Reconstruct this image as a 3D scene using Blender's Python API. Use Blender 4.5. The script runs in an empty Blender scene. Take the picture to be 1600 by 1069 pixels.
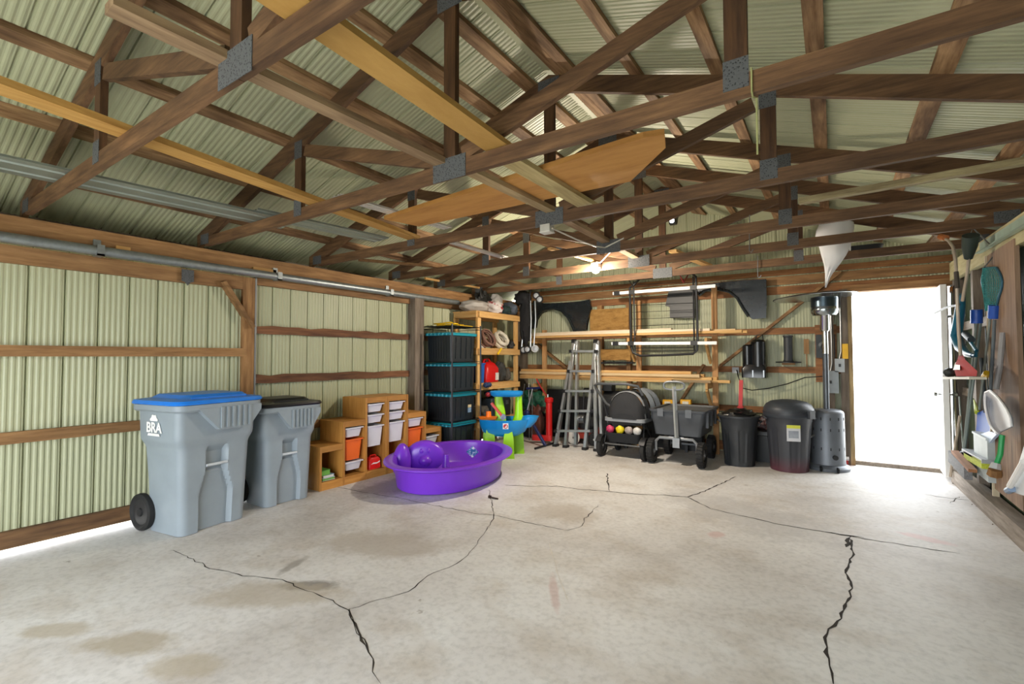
import bpy, bmesh, math, random
from mathutils import Vector, Matrix, noise
random.seed(7)
S = bpy.context.scene
COL = S.collection
# ------------------------------------------------------------------ camera
FPX, YAW, PIT, ROL, EYE = 744.667, .593484, .0318187, -.0017616, 1.45
_cy, _sy = math.cos(YAW), math.sin(YAW)
_r, _f, _u = Vector((_cy, _sy, 0)), Vector((-_sy, _cy, 0)), Vector((0, 0, 1))
FW = _f * math.cos(PIT) + _u * math.sin(PIT)
_u2 = _u * math.cos(PIT) - _f * math.sin(PIT)
RT = _r * math.cos(ROL) + _u2 * math.sin(ROL)
UP = _u2 * math.cos(ROL) - _r * math.sin(ROL)
CAMP = Vector((0, 0, EYE))
cam = bpy.data.cameras.new('camera'); camo = bpy.data.objects.new('camera', cam); COL.objects.link(camo)
cam.sensor_width = 36; cam.lens = FPX / 1600 * 36; cam.clip_start = .05
camo.matrix_world = Matrix(((RT.x, UP.x, -FW.x, CAMP.x), (RT.y, UP.y, -FW.y, CAMP.y), (RT.z, UP.z, -FW.z, CAMP.z), (0, 0, 0, 1)))
S.camera = camo
S.view_settings.view_transform = 'Standard'; S.view_settings.look = 'None'
S.view_settings.gamma = 1; S.view_settings.use_curve_mapping = False
S.view_settings.exposure = 0.95
# ------------------------------------------------------------------ sky light
w = bpy.data.worlds.new('overcast_sky'); S.world = w; w.use_nodes = True
bg = w.node_tree.nodes['Background']; bg.inputs[0].default_value = (.93, .97, 1, 1); bg.inputs[1].default_value = 5.5
def portal(name, loc, rot, sx, sy):
    l = bpy.data.lights.new(name, 'AREA'); l.shape = 'RECTANGLE'; l.size = sx; l.size_y = sy; l.cycles.is_portal = True
    o = bpy.data.objects.new(name, l); COL.objects.link(o); o.location = loc; o.rotation_euler = rot
portal('front_opening_portal', (-1.7, -1.6, 1.12), (math.pi / 2, 0, 0), 4.2, 2.25)
portal('back_door_portal', (.66, 8.12, 1.18), (-math.pi / 2, 0, 0), .9, 2.3)
S.cycles.max_bounces = 10; S.cycles.diffuse_bounces = 6; S.cycles.sample_clamp_indirect = 8
# ------------------------------------------------------------------ pixel -> place
def ray(x, y): return FW + RT * ((x - 800) / FPX) - UP * ((y - 534.5) / FPX)
def _at(x, y, ax, v):
    d = ray(x, y); return CAMP + d * ((v - CAMP[ax]) / d[ax])
def gx(x, y, v): return _at(x, y, 0, v)
def gy(x, y, v): return _at(x, y, 1, v)
def gz(x, y, v=0.): return _at(x, y, 2, v)
# ------------------------------------------------------------------ mesh builder
def V(*a): return Vector(a)
class MB:
    def __init__(s): s.v = []; s.f = []
    def add(s, vs, fs):
        n = len(s.v); s.v += [Vector(p) for p in vs]; s.f += [tuple(i + n for i in q) for q in fs]; return s
    def box(s, a, b):
        x0, y0, z0 = (min(a[i], b[i]) for i in range(3)); x1, y1, z1 = (max(a[i], b[i]) for i in range(3))
        return s.add([(x0, y0, z0), (x1, y0, z0), (x1, y1, z0), (x0, y1, z0), (x0, y0, z1), (x1, y0, z1), (x1, y1, z1), (x0, y1, z1)],
                     [(0, 3, 2, 1), (4, 5, 6, 7), (0, 1, 5, 4), (1, 2, 6, 5), (2, 3, 7, 6), (3, 0, 4, 7)])
    def beam(s, p0, p1, w_, h, up=(0, 0, 1), w1=None, h1=None):
        p0, p1, up = Vector(p0), Vector(p1), Vector(up); d = (p1 - p0).normalized()
        sd = d.cross(up)
        if sd.length < 1e-4: sd = d.cross(Vector((1, 0, 0)))
        sd.normalize(); u = sd.cross(d); w1 = w1 or w_; h1 = h1 or h
        vs = [p + sd * a * ww / 2 + u * b * hh / 2 for p, ww, hh in ((p0, w_, h), (p1, w1, h1)) for a, b in ((-1, -1), (1, -1), (1, 1), (-1, 1))]
        return s.add(vs, [(3, 2, 1, 0), (4, 5, 6, 7), (0, 1, 5, 4), (1, 2, 6, 5), (2, 3, 7, 6), (3, 0, 4, 7)])
    def loft(s, rings, caps=True, closed=False):
        n = len(rings[0]); b = len(s.v); m = len(rings)
        for r in rings: s.v += [Vector(p) for p in r]
        for i in range(m if closed else m - 1):
            for j in range(n):
                a0 = b + i * n; a1 = b + ((i + 1) % m) * n
                s.f.append((a0 + j, a0 + (j + 1) % n, a1 + (j + 1) % n, a1 + j))
        if caps and not closed:
            s.f.append(tuple(b + j for j in reversed(range(n)))); s.f.append(tuple(b + (m - 1) * n + j for j in range(n)))
        return s
    def sheet(s, rows):
        n = len(rows[0]); b = len(s.v)
        for r in rows: s.v += [Vector(p) for p in r]
        for i in range(len(rows) - 1):
            for j in range(n - 1):
                a = b + i * n + j; s.f.append((a, a + 1, a + n + 1, a + n))
        return s
    def tube(s, pts, r, seg=8, closed=False):
        pts = [Vector(p) for p in pts]; n = len(pts); rr = r if isinstance(r, (list, tuple)) else [r] * n
        rings = []; nrm = None
        for i, p in enumerate(pts):
            if closed: t = pts[(i + 1) % n] - pts[i - 1]
            else: t = pts[min(i + 1, n - 1)] - pts[max(i - 1, 0)]
            t.normalize()
            if nrm is None:
                nrm = t.orthogonal().normalized()
            else:
                nrm = (nrm - t * nrm.dot(t)); nrm = nrm.normalized() if nrm.length > 1e-6 else t.orthogonal().normalized()
            bi = t.cross(nrm)
            rings.append([p + (nrm * math.cos(2 * math.pi * k / seg) + bi * math.sin(2 * math.pi * k / seg)) * rr[i] for k in range(seg)])
        return s.loft(rings, True, closed)
    def lathe(s, prof, seg=24, M=None, cap=True):
        rings = [[Vector((r * math.cos(2 * math.pi * k / seg), r * math.sin(2 * math.pi * k / seg), z)) for k in range(seg)] for r, z in prof]
        if M is not None: rings = [[M @ p for p in r] for r in rings]
        return s.loft(rings, cap)
    def prism(s, poly, d0, d1, plane='xy'):
        f = {'xy': lambda a, b, d: (a, b, d), 'xz': lambda a, b, d: (a, d, b), 'yz': lambda a, b, d: (d, a, b)}[plane]
        return s.loft([[f(a, b, d0) for a, b in poly], [f(a, b, d1) for a, b in poly]])
    def ball(s, c, r, seg=16, rg=10, amp=0, fr=3, seed=0):
        c = Vector(c); r = Vector(r) if not isinstance(r, (int, float)) else Vector((r, r, r)); rings = []
        for i in range(rg + 1):
            th = math.pi * min(max(i / rg, .02), .98); ring = []
            for k in range(seg):
                d = Vector((math.sin(th) * math.cos(2 * math.pi * k / seg), math.sin(th) * math.sin(2 * math.pi * k / seg), -math.cos(th)))
                q = 1 + (amp * noise.noise(d * fr + Vector((seed * 7.3, seed, 3))) if amp else 0)
                ring.append(c + Vector((d.x * r.x, d.y * r.y, d.z * r.z)) * q)
            rings.append(ring)
        return s.loft(rings)
    def tr(s, M): s.v = [M @ p for p in s.v]; return s
def TM(loc=(0, 0, 0), rz=0, rx=0, ry=0): return Matrix.Translation(loc) @ Matrix.Rotation(rz, 4, 'Z') @ Matrix.Rotation(ry, 4, 'Y') @ Matrix.Rotation(rx, 4, 'X')
def rrect(x0, x1, y0, y1, r, z, n=4):
    pts = []
    for cx, cy, a0 in ((x1 - r, y1 - r, 0), (x0 + r, y1 - r, 90), (x0 + r, y0 + r, 180), (x1 - r, y0 + r, 270)):
        for k in range(n + 1):
            a = math.radians(a0 + 90 * k / n); pts.append((cx + r * math.cos(a), cy + r * math.sin(a), z))
    return pts
def arc(cx, cz, r, a0, a1, n): return [(cx + r * math.cos(math.radians(a0 + (a1 - a0) * k / n)), cz + r * math.sin(math.radians(a0 + (a1 - a0) * k / n))) for k in range(n + 1)]
WM = {}
def tag(o, label=None, cat=None, group=None, kind=None):
    for k, v in (('label', label), ('category', cat), ('group', group), ('kind', kind)):
        if v: o[k] = v
    return o
def thing(name, label, cat, loc=(0, 0, 0), rz=0, group=None, kind=None):
    o = bpy.data.objects.new(name, None); COL.objects.link(o); o.empty_display_size = .1
    o.location = loc; o.rotation_euler = (0, 0, rz); WM[o] = TM(loc, rz)
    return tag(o, label, cat, group, kind)
def part(name, mb, m, par=None, smooth=True, label=None, cat=None, group=None, kind=None, local=False, ang=38):
    me = bpy.data.meshes.new(name)
    if par is None:
        xs = [p.x for p in mb.v]; ys = [p.y for p in mb.v]; org = Vector(((min(xs) + max(xs)) / 2, (min(ys) + max(ys)) / 2, min(p.z for p in mb.v)))
        M = Matrix.Translation(-org)
    else:
        org = None; M = Matrix.Identity(4) if local else WM[par].inverted()
    me.from_pydata([M @ p for p in mb.v], [], mb.f)
    bm = bmesh.new(); bm.from_mesh(me); bmesh.ops.recalc_face_normals(bm, faces=bm.faces); bm.to_mesh(me); bm.free()
    if m: me.materials.append(m)
    if smooth:
        me.shade_smooth(); me.set_sharp_from_angle(angle=math.radians(ang))
    o = bpy.data.objects.new(name, me); COL.objects.link(o)
    if par is None: o.location = org; WM[o] = Matrix.Translation(org)
    else: o.parent = par; WM[o] = WM[par].copy()
    return tag(o, label, cat, group, kind)
def inst(name, me, par, loc=(0, 0, 0), rot=(0, 0, 0), sc=(1, 1, 1)):
    o = bpy.data.objects.new(name, me); COL.objects.link(o); o.location = loc; o.rotation_euler = rot; o.scale = sc
    o.parent = par; return o
def kids(o): return [c for c in COL.objects if c.parent == o]
def copy_tree(o, dl, label=None, drz=0, parent=None):
    c = o.copy(); COL.objects.link(c)
    if parent is not None: c.parent = parent
    else:
        c.location = Vector(o.location) + Vector(dl); c.rotation_euler.z += drz; c['label'] = label
    for k in kids(o): copy_tree(k, (0, 0, 0), None, 0, c)
    return c
def text_mb(txt, size, depth=.002, bold=0.0):
    cu = bpy.data.curves.new('txt', 'FONT'); cu.body = txt; cu.size = size; cu.extrude = depth; cu.align_x = 'CENTER'; cu.offset = bold
    o = bpy.data.objects.new('txt', cu); COL.objects.link(o); dg = bpy.context.evaluated_depsgraph_get()
    me = bpy.data.meshes.new_from_object(o.evaluated_get(dg)); mb = MB()
    mb.add([v.co.copy() for v in me.vertices], [tuple(p.vertices) for p in me.polygons])
    bpy.data.objects.remove(o); bpy.data.curves.remove(cu); bpy.data.meshes.remove(me); return mb
# ------------------------------------------------------------------ materials
def lin(h):
    h = h.lstrip('#'); out = []
    for i in (0, 2, 4):
        c = int(h[i:i + 2], 16) / 255; out.append(c / 12.92 if c <= .04045 else ((c + .055) / 1.055) ** 2.4)
    return out + [1]
MC = {}
def _base(name):
    m = bpy.data.materials.new(name); m.use_nodes = True; nt = m.node_tree; return m, nt, nt.nodes['Principled BSDF']
def _noise(nt, scale, detail=4, mp=(1, 1, 1), coord='Object', rough=.6):
    tc = nt.nodes.new('ShaderNodeTexCoord'); mpn = nt.nodes.new('ShaderNodeMapping'); mpn.inputs['Scale'].default_value = mp
    n = nt.nodes.new('ShaderNodeTexNoise'); n.inputs['Scale'].default_value = scale; n.inputs['Detail'].default_value = detail; n.inputs['Roughness'].default_value = rough
    nt.links.new(tc.outputs[coord], mpn.inputs['Vector']); nt.links.new(mpn.outputs[0], n.inputs['Vector']); return n
def _ramp(nt, src, stops):
    r = nt.nodes.new('ShaderNodeValToRGB'); e = r.color_ramp.elements
    while len(e) < len(stops): e.new(.5)
    for q, (p, c) in zip(e, stops): q.position = p; q.color = c
    nt.links.new(src, r.inputs[0]); return r
def _mix(nt, fac, a, b, mode='MIX'):
    m = nt.nodes.new('ShaderNodeMix'); m.data_type = 'RGBA'; m.blend_type = mode
    for s, v in ((m.inputs[0], fac), (m.inputs[6], a), (m.inputs[7], b)):
        if hasattr(v, 'links') or hasattr(v, 'is_output'): nt.links.new(v, s)
        else: s.default_value = v
    return m.outputs[2]
def _bump(nt, src, b, st, dist=.01):
    n = nt.nodes.new('ShaderNodeBump'); n.inputs['Strength'].default_value = st; n.inputs['Distance'].default_value = dist
    nt.links.new(src, n.inputs['Height']); nt.links.new(n.outputs[0], b.inputs['Normal'])
def mat(hexc, rough=.5, metal=0, var=.12, scale=6, bump=0, bs=80, coat=0):
    key = (hexc, rough, metal, var, scale, bump, coat)
    if key in MC: return MC[key]
    m, nt, b = _base('mat_' + hexc.strip('#')); c = lin(hexc)
    n = _noise(nt, scale, 5)
    r = _ramp(nt, n.outputs['Fac'], [(.3, [x * (1 - var) for x in c[:3]] + [1]), (.7, [min(1, x * (1 + var)) for x in c[:3]] + [1])])
    nt.links.new(r.outputs[0], b.inputs['Base Color']); b.inputs['Roughness'].default_value = rough; b.inputs['Metallic'].default_value = metal
    if coat: b.inputs['Coat Weight'].default_value = coat
    if bump: _bump(nt, _noise(nt, bs, 3).outputs['Fac'], b, bump)
    MC[key] = m; return m
def wood(cd, cl, axis='x', rough=.75, stain=.35, key=''):
    k = ('wood', cd, cl, axis, stain, key)
    if k in MC: return MC[k]
    m, nt, b = _base('wood_' + cd.strip('#') + '_' + axis)
    mp = {'x': (.8, 9, 9), 'y': (9, .8, 9), 'z': (9, 9, .8)}[axis]
    n = _noise(nt, 3.2, 6, mp, rough=.65); r = _ramp(nt, n.outputs['Fac'], [(.28, lin(cd)), (.72, lin(cl))])
    mp2 = {'x': (.5, 2, 2), 'y': (2, .5, 2), 'z': (2, 2, .5)}[axis]
    n2 = _noise(nt, 2.2, 4, mp2); r2 = _ramp(nt, n2.outputs['Fac'], [(.35, (1 - stain, 1 - stain * 1.05, 1 - stain * 1.1, 1)), (.6, (1, 1, 1, 1))])
    c = _mix(nt, 1., r.outputs[0], r2.outputs[0], 'MULTIPLY')
    oi = nt.nodes.new('ShaderNodeObjectInfo'); r3 = _ramp(nt, oi.outputs['Random'], [(0, (.8, .78, .76, 1)), (1, (1.1, 1.08, 1.05, 1))])
    c = _mix(nt, 1., c, r3.outputs[0], 'MULTIPLY')
    nt.links.new(c, b.inputs['Base Color']); b.inputs['Roughness'].default_value = rough
    _bump(nt, n.outputs['Fac'], b, .25, .004); MC[k] = m; return m
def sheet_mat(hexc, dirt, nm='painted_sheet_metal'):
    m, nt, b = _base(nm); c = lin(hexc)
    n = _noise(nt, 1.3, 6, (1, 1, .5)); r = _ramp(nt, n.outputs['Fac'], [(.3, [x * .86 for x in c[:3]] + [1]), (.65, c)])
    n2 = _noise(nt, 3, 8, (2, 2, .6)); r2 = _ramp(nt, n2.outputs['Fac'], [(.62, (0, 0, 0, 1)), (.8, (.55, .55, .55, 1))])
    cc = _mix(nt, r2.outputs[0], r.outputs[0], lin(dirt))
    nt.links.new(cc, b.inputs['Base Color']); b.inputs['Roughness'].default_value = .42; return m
def concrete():
    m, nt, b = _base('concrete_slab')
    n = _noise(nt, .7, 8, rough=.62); r = _ramp(nt, n.outputs['Fac'], [(.3, lin('#b1aba6')), (.47, lin('#cfccca')), (.62, lin('#dbdad9'))])
    n2 = _noise(nt, 1.7, 6, (1, 1.4, 1)); r2 = _ramp(nt, n2.outputs['Fac'], [(.5, (0, 0, 0, 1)), (.75, (.7, .7, .7, 1))])
    c = _mix(nt, r2.outputs[0], r.outputs[0], lin('#b1a597'))
    n3 = _noise(nt, 28, 6); r3 = _ramp(nt, n3.outputs['Fac'], [(.3, (.82, .82, .82, 1)), (.55, (1, 1, 1, 1))])
    c = _mix(nt, 1., c, r3.outputs[0], 'MULTIPLY')
    n4 = _noise(nt, 9, 3); r4 = _ramp(nt, n4.outputs['Fac'], [(.24, (.6, .57, .54, 1)), (.29, (1, 1, 1, 1))])
    c = _mix(nt, 1., c, r4.outputs[0], 'MULTIPLY')
    geo = nt.nodes.new('ShaderNodeNewGeometry')
    for (px, py, rx, ry, rot, col, amt) in ((485, 915, .2, .08, 34, '#6f6a64', .8), (455, 885, .05, .16, 20, '#7d776f', .6), (866, 925, .035, .28, 32, '#b98d88', .45), (210, 1005, .3, .12, 34, '#a2957f', .7), (90, 985, .2, .09, 34, '#a79a84', .6), (290, 1040, .22, .1, 34, '#a79a84', .6), (600, 850, .6, .3, 20, '#a99f94', .6), (430, 930, .5, .2, 30, '#ab9f8e', .6), (1150, 800, .5, .9, 60, '#aaa8a8', .5), (610, 760, .35, .5, 10, '#8a8480', .7), (880, 800, .4, .3, 0, '#a79a8b', .5), (1120, 835, .07, .1, 0, '#c59a97', .5), (1440, 840, .08, .2, 70, '#cf9c9a', .5)):  # grey spot left of the pool: staining plus the pool's shadow painted in
        g = gz(px, py); mp = nt.nodes.new('ShaderNodeMapping'); mp.vector_type = 'TEXTURE'
        mp.inputs['Location'].default_value = (g.x, g.y, 0); mp.inputs['Rotation'].default_value = (0, 0, math.radians(rot)); mp.inputs['Scale'].default_value = (rx, ry, 1)
        nt.links.new(geo.outputs['Position'], mp.inputs['Vector'])
        ln = nt.nodes.new('ShaderNodeVectorMath'); ln.operation = 'LENGTH'; nt.links.new(mp.outputs[0], ln.inputs[0])
        nz = _noise(nt, 5, 6, rough=.7); ad = nt.nodes.new('ShaderNodeMath'); ad.operation = 'MULTIPLY_ADD'; ad.inputs[1].default_value = 1.6; nt.links.new(nz.outputs['Fac'], ad.inputs[0]); nt.links.new(ln.outputs['Value'], ad.inputs[2])
        rp = _ramp(nt, ad.outputs[0], [(0, (amt, amt, amt, 1)), (1, (0, 0, 0, 1))]); rp.color_ramp.elements[0].position = .75; rp.color_ramp.elements[1].position = 1
        hf = nt.nodes.new('ShaderNodeMath'); hf.operation = 'MULTIPLY'; hf.inputs[1].default_value = .55; nt.links.new(ad.outputs[0], hf.inputs[0]); nt.links.new(hf.outputs[0], rp.inputs[0])
        c = _mix(nt, rp.outputs[0], c, lin(col))
    nt.links.new(c, b.inputs['Base Color']); b.inputs['Roughness'].default_value = .62
    _bump(nt, n3.outputs['Fac'], b, .15, .004); return m
def speckle(name, c1, c2, scale, rough=.45, metal=.9, bump=.5):
    m, nt, b = _base(name); tc = nt.nodes.new('ShaderNodeTexCoord'); v = nt.nodes.new('ShaderNodeTexVoronoi'); v.inputs['Scale'].default_value = scale
    nt.links.new(tc.outputs['Object'], v.inputs['Vector']); r = _ramp(nt, v.outputs['Distance'], [(.12, lin(c1)), (.4, lin(c2))])
    nt.links.new(r.outputs[0], b.inputs['Base Color']); b.inputs['Roughness'].default_value = rough; b.inputs['Metallic'].default_value = metal
    _bump(nt, v.outputs['Distance'], b, bump, .004); return m
def mottled(name, stops, scale, rough=.7, mp=(1, 1, 1), bump=.3):
    m, nt, b = _base(name); n = _noise(nt, scale, 6, mp, rough=.7); r = _ramp(nt, n.outputs['Fac'], [(p, lin(c)) for p, c in stops])
    nt.links.new(r.outputs[0], b.inputs['Base Color']); b.inputs['Roughness'].default_value = rough; _bump(nt, n.outputs['Fac'], b, bump, .01); return m
def emit(name, col, st):
    m, nt, b = _base(name); b.inputs['Emission Color'].default_value = col; b.inputs['Emission Strength'].default_value = st; return m
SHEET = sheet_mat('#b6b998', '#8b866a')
SHEETD = sheet_mat('#56634f', '#3c4238', 'darker_green_sheet')  # darker green than the other sheets, used only on the right wall
CONC = concrete()
TRX, TRZ = wood('#452d1b', '#8a6847', 'x', stain=.45), wood('#3f2816', '#785434', 'z', stain=.45)
WX, WY, WZ = wood('#7d5833', '#b58c5e', 'x'), wood('#7d5833', '#b58c5e', 'y'), wood('#7d5833', '#b58c5e', 'z')
PURL = wood('#74502f', '#c9a47a', 'y', stain=.7)
LX, LY, LZ = wood('#c4924f', '#e3bd81', 'x', stain=.1), wood('#c4924f', '#e3bd81', 'y', stain=.1), wood('#c4924f', '#e3bd81', 'z', stain=.1)
PINEX, PINEY, PINEZ = wood('#a86f2d', '#cc9850', 'x', .5, .12), wood('#a86f2d', '#cc9850', 'y', .5, .12), wood('#a86f2d', '#cc9850', 'z', .5, .12)
GREYZ, GREYY = wood('#5f5347', '#93877a', 'z', stain=.4), wood('#6c6156', '#a59b90', 'y', stain=.3)
GALV = speckle('galvanised_plate', '#1c1d1e', '#5d5f61', 90, .8, .15)
ZINC = mat('#9fa6a8', .42, .75, .15, 20)
ALU = mat('#c9ccce', .34, .85, .08, 5)
CHROME = mat('#dfe1e3', .14, 1, .03)
STEEL = mat('#8c8f92', .35, .85, .1)
BLACK = mat('#17181a', .45, 0, .2, 10)
RUBBER = mat('#1e1e1f', .75, 0, .2, 20)
WHITE = mat('#e9e8e6', .45, 0, .04)
# ================================================================== SETTING
XL, XR, YB, YF = -5.12, 1.30, 7.98, -1.6        # inner faces of the metal sheets
XC, SL = -1.92, .3364
def raft(x): return 3.66 - SL * abs(x - XC)       # underside of the rafters
def roofz(x): return raft(x) + .135 + .040        # underside of roof sheets
TY = [.912, 2.165, 3.395, 4.64, 5.57, 6.53]
# floor ------------------------------------------------------------
floor = part('floor', MB().box((XL - .06, YF, -.08), (XR + .06, YB + .1, 0)), CONC, None, False, kind='structure', label='cracked stained concrete floor slab of the shed')
CRK = mat('#2a231d', .95, 0, .3, 30)
def crack(px, wd, jit=.012, seed=1, m=CRK):
    rnd = random.Random(seed); g = [gz(x, y) for x, y in px]; pts = []
    for a, b in zip(g, g[1:]):
        n = max(1, int((b - a).length / .05))
        for k in range(n):
            p = a.lerp(b, k / n); pts.append(p + Vector((rnd.uniform(-jit, jit), rnd.uniform(-jit, jit), 0)))
    pts.append(g[-1]); L, R_ = [], []
    for i, p in enumerate(pts):
        t = (pts[min(i + 1, len(pts) - 1)] - pts[max(i - 1, 0)]).normalized(); sd = Vector((-t.y, t.x, 0)); w_ = wd * rnd.uniform(.35, 1.3) * (.3 if i in (0, len(pts) - 1) else 1)
        L.append(p + sd * w_ / 2 + V(0, 0, .0012)); R_.append(p - sd * w_ / 2 + V(0, 0, .0012))
    part('crack', MB().sheet([L, R_]), m, floor, False)
crack([(1328, 838), (1332, 870), (1322, 895), (1330, 920), (1318, 955), (1308, 972), (1285, 995), (1290, 1020), (1298, 1040), (1302, 1069)], .016, .012, 2)
crack([(1328, 840), (1322, 855)], .03, .01, 9)
crack([(1075, 777), (1110, 795), (1210, 818), (1290, 832), (1350, 842), (1420, 853), (1500, 865)], .012, .008, 3)
crack([(1290, 832), (1350, 840)], .028, .012, 8)
crack([(790, 758), (830, 760), (870, 760), (910, 765), (950, 768), (990, 772), (1040, 774), (1075, 777), (1100, 768), (1140, 750), (1150, 745)], .014, .01, 4)
crack([(948, 740), (950, 755), (953, 768)], .014, .01, 5)
crack([(520, 760), (560, 768), (620, 778), (680, 790), (740, 802), (775, 806), (830, 818), (880, 828)], .008, .01, 6)
crack([(765, 765), (770, 795), (773, 808), (745, 850), (720, 878), (670, 900), (640, 925), (590, 938), (545, 952)], .007, .01, 7)
crack([(270, 860), (330, 888), (380, 900), (440, 905), (470, 920), (500, 930), (545, 952), (560, 990), (578, 1020), (585, 1050), (595, 1069)], .007, .012, 11)
crack([(545, 952), (558, 985), (575, 1020)], .013, .01, 12)
crack([(935, 790), (915, 810), (905, 825), (880, 830)], .007, .012, 13)
crack([(1440, 772), (1490, 780), (1515, 782)], .012, .02, 14)
crack([(1480, 785), (1500, 776), (1530, 780)], .008, .02, 15)
FADE = mat('#b3736c', .8, 0, .15, 12)
SCR = mat('#d9d4cb', .8)
crack([(858, 848), (872, 900), (888, 940)], .005, .002, 16, SCR)
# ground outside ---------------------------------------------------
part('ground', MB().box((-40, -40, -.3), (40, 50, -.09)), mottled('gravel', [(.3, '#a8a49a'), (.7, '#cfccc2')], 3), None, False, kind='structure', label='pale gravel ground outside the shed')
# corrugated sheet ---------------------------------------------------
PW = .2117
def prof(n=5, w_=PW):
    pts = [(0, -.018), (.007, -.018), (.011, 0)]
    x0 = .014; step = (w_ - .02) / n
    for k in range(n):
        a = x0 + k * step; pts += [(a + step * .12, 0), (a + step * .35, .0045), (a + step * .62, .0045), (a + step * .88, 0)]
    pts += [(w_ - .003, 0), (w_, -.018)]
    return pts
PROF = prof()
def panel_mesh(name, m=None):      # unit-height panel: x across, y = depth towards the room, z up 0..1
    me = bpy.data.meshes.new(name); n = len(PROF)
    me.from_pydata([(a, b * (1.25 if b > 0 else 1), z) for z in (0, 1) for a, b in PROF], [], [(i, i + 1, n + i + 1, n + i) for i in range(n - 1)])
    me.materials.append(m or SHEET); return me
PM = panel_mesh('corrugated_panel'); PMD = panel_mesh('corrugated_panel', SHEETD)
def panels(par, p0, d, L, z0, z1, rz, PM=PM):
    n = int(math.ceil(L / PW - .01))
    for k in range(n):
        q = Vector(p0) + Vector(d) * PW * k; inst('panel', PM, par, (q.x, q.y, z0), (0, 0, rz), (1, 1, z1 - z0))
def st(name, label, loc=(0, 0, 0)): return thing(name, label, None, loc, 0, None, 'structure')
# left wall ----------------------------------------------------------
wl = st('wall_left', 'left wall of pale green ribbed sheet metal on brown timber girts')
# rz=90deg: panel x -> world +Y, panel y -> world -X ; use rz=-90 with x -> -Y, y -> +X
panels(wl, (XL, 2.66 + PW * 26, 0), (0, -1, 0), PW * 26, .02, 2.5, -math.pi / 2)
def girt(par, y0, y1, z0, z1, m=WY, x0=XL + .004, x1=XL + .042, nm='girt'): return part(nm, MB().box((x0, y0, z0), (x1, y1, z1)), m, par, False)
def wavy(par, y0, y1, z0, z1, seed):
    rnd = random.Random(seed); n = 14; rings = []
    for k in range(n + 1):
        y = y0 + (y1 - y0) * k / n; a = z1 + rnd.uniform(-.012, .012); b = z0 + rnd.uniform(-.004, .004)
        rings.append([(XL + .008, y, b), (XL + .044, y, b), (XL + .044, y, a), (XL + .008, y, a)])
    part('girt', MB().loft(rings), wood('#5f3823', '#9c6d49', 'y', stain=.5), par, False)
wavy(wl, 2.68, 4.9, 1.705, 1.79, 1); wavy(wl, 2.68, 4.9, 1.175, 1.262, 2)
girt(wl, 2.68, 7.9, .04, .2); girt(wl, 2.68, 4.9, .62, .71)
girt(wl, 5.1, 7.9, 1.7, 1.78); girt(wl, 5.1, 7.9, 1.18, 1.26); girt(wl, 2.66, 7.9, 2.225, 2.345, WY, XL + .004, XL + .05, 'wall_plate')
girt(wl, -1.5, 7.9, 2.36, 2.515, WY, XL + .004, XL + .048, 'wall_plate')
part('post', MB().box((XL + .004, 4.88, 0), (XL + .15, 5.06, 2.36)), GREYZ, wl, False)
part('post', MB().box((XL + .002, 7.78, 0), (XL + .14, 7.94, 2.36)), GREYZ, wl, False)
for yy, a in ((1.46, .1), (2.62, .25)): part('cleat', MB().box((XL + .05, yy, 2.365), (XL + .065, yy + a, 2.41)), LY, wl, False)
# sliding door in the left wall ---------------------------------------
d1 = st('door_1', 'sliding barn door of ribbed sheet metal with diagonal timber brace')
panels(wl, (XL, 2.66, 0), (0, -1, 0), 4.3, 2.29, 2.5, -math.pi / 2)
part('soffit', MB().box((XL - .42, YF, 2.46), (XL - .02, YB + .2, 2.48)).box((XL - .42, YF, 2.46), (XL - .4, YB + .2, 2.72)), GREYY, wl, False)
panels(d1, (XL + .012, 2.64, 0), (0, -1, 0), 4.2, .045, 2.29, -math.pi / 2)
DX0, DX1 = XL + .016, XL + .056
def dbar(nm, y0, y1, z0, z1, x0=DX0, x1=DX1, m=WY): return part(nm, MB().box((x0, y0, z0), (x1, y1, z1)), m, d1, False)
dbar('rail', -1.55, 2.52, 2.158, 2.292); dbar('rail', -1.55, 2.56, 1.462, 1.546, DX0, DX1 + .012); dbar('rail', -1.55, 2.52, .812, .9)
dbar('rail', -1.55, 2.52, .045, .172, m=wood('#5e4027', '#97734d', 'y', stain=.55)); dbar('stile', 2.522, 2.645, .045, 2.29, m=WZ)
part('edge_strip', MB().box((DX0, 2.646, .045), (DX1 + .004, 2.664, 2.3)), STEEL, d1, False)
a, b = gx(348, 450, XL + .04), gx(381, 512, XL + .04)
part('brace', MB().beam(gx(346, 440, XL + .04), gx(392, 512, XL + .04), .036, .135, (1, 0, 0), .036, .135), WY, d1, False)
# back wall ----------------------------------------------------------
wb = st('wall_back', 'back gable wall of pale green ribbed sheet metal on timber girts')
def gpanel(x, z0, par, y, flip=1):
    pts = []; n = len(PROF); vs = []
    b_ = lambda b: b * (1.25 if b > 0 else 1)
    for a, b in PROF: vs.append((x + a, y - flip * b_(b), z0))
    for a, b in PROF: vs.append((x + a, y - flip * b_(b), roofz(x + a) + .03))
    part('panel', MB().add(vs, [(i, i + 1, n + i + 1, n + i) for i in range(n - 1)]), SHEET, par, False)
DL, DR, DT = .215, 1.13, 2.325
k = 0
x = XL
while x < XR:
    mid = x + PW / 2
    gpanel(x, DT + .02 if mid > DL - .02 and mid < DR + .06 else .0, wb, YB); x += PW
def bgirt(x0, x1, z0, z1, m=WX, y0=YB - .044, y1=YB - .006, nm='girt'): return part(nm, MB().box((x0, y0, z0), (x1, y1, z1)), m, wb, False)
RX = wood('#74492a', '#b07d4f', 'x', stain=.3)
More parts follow.
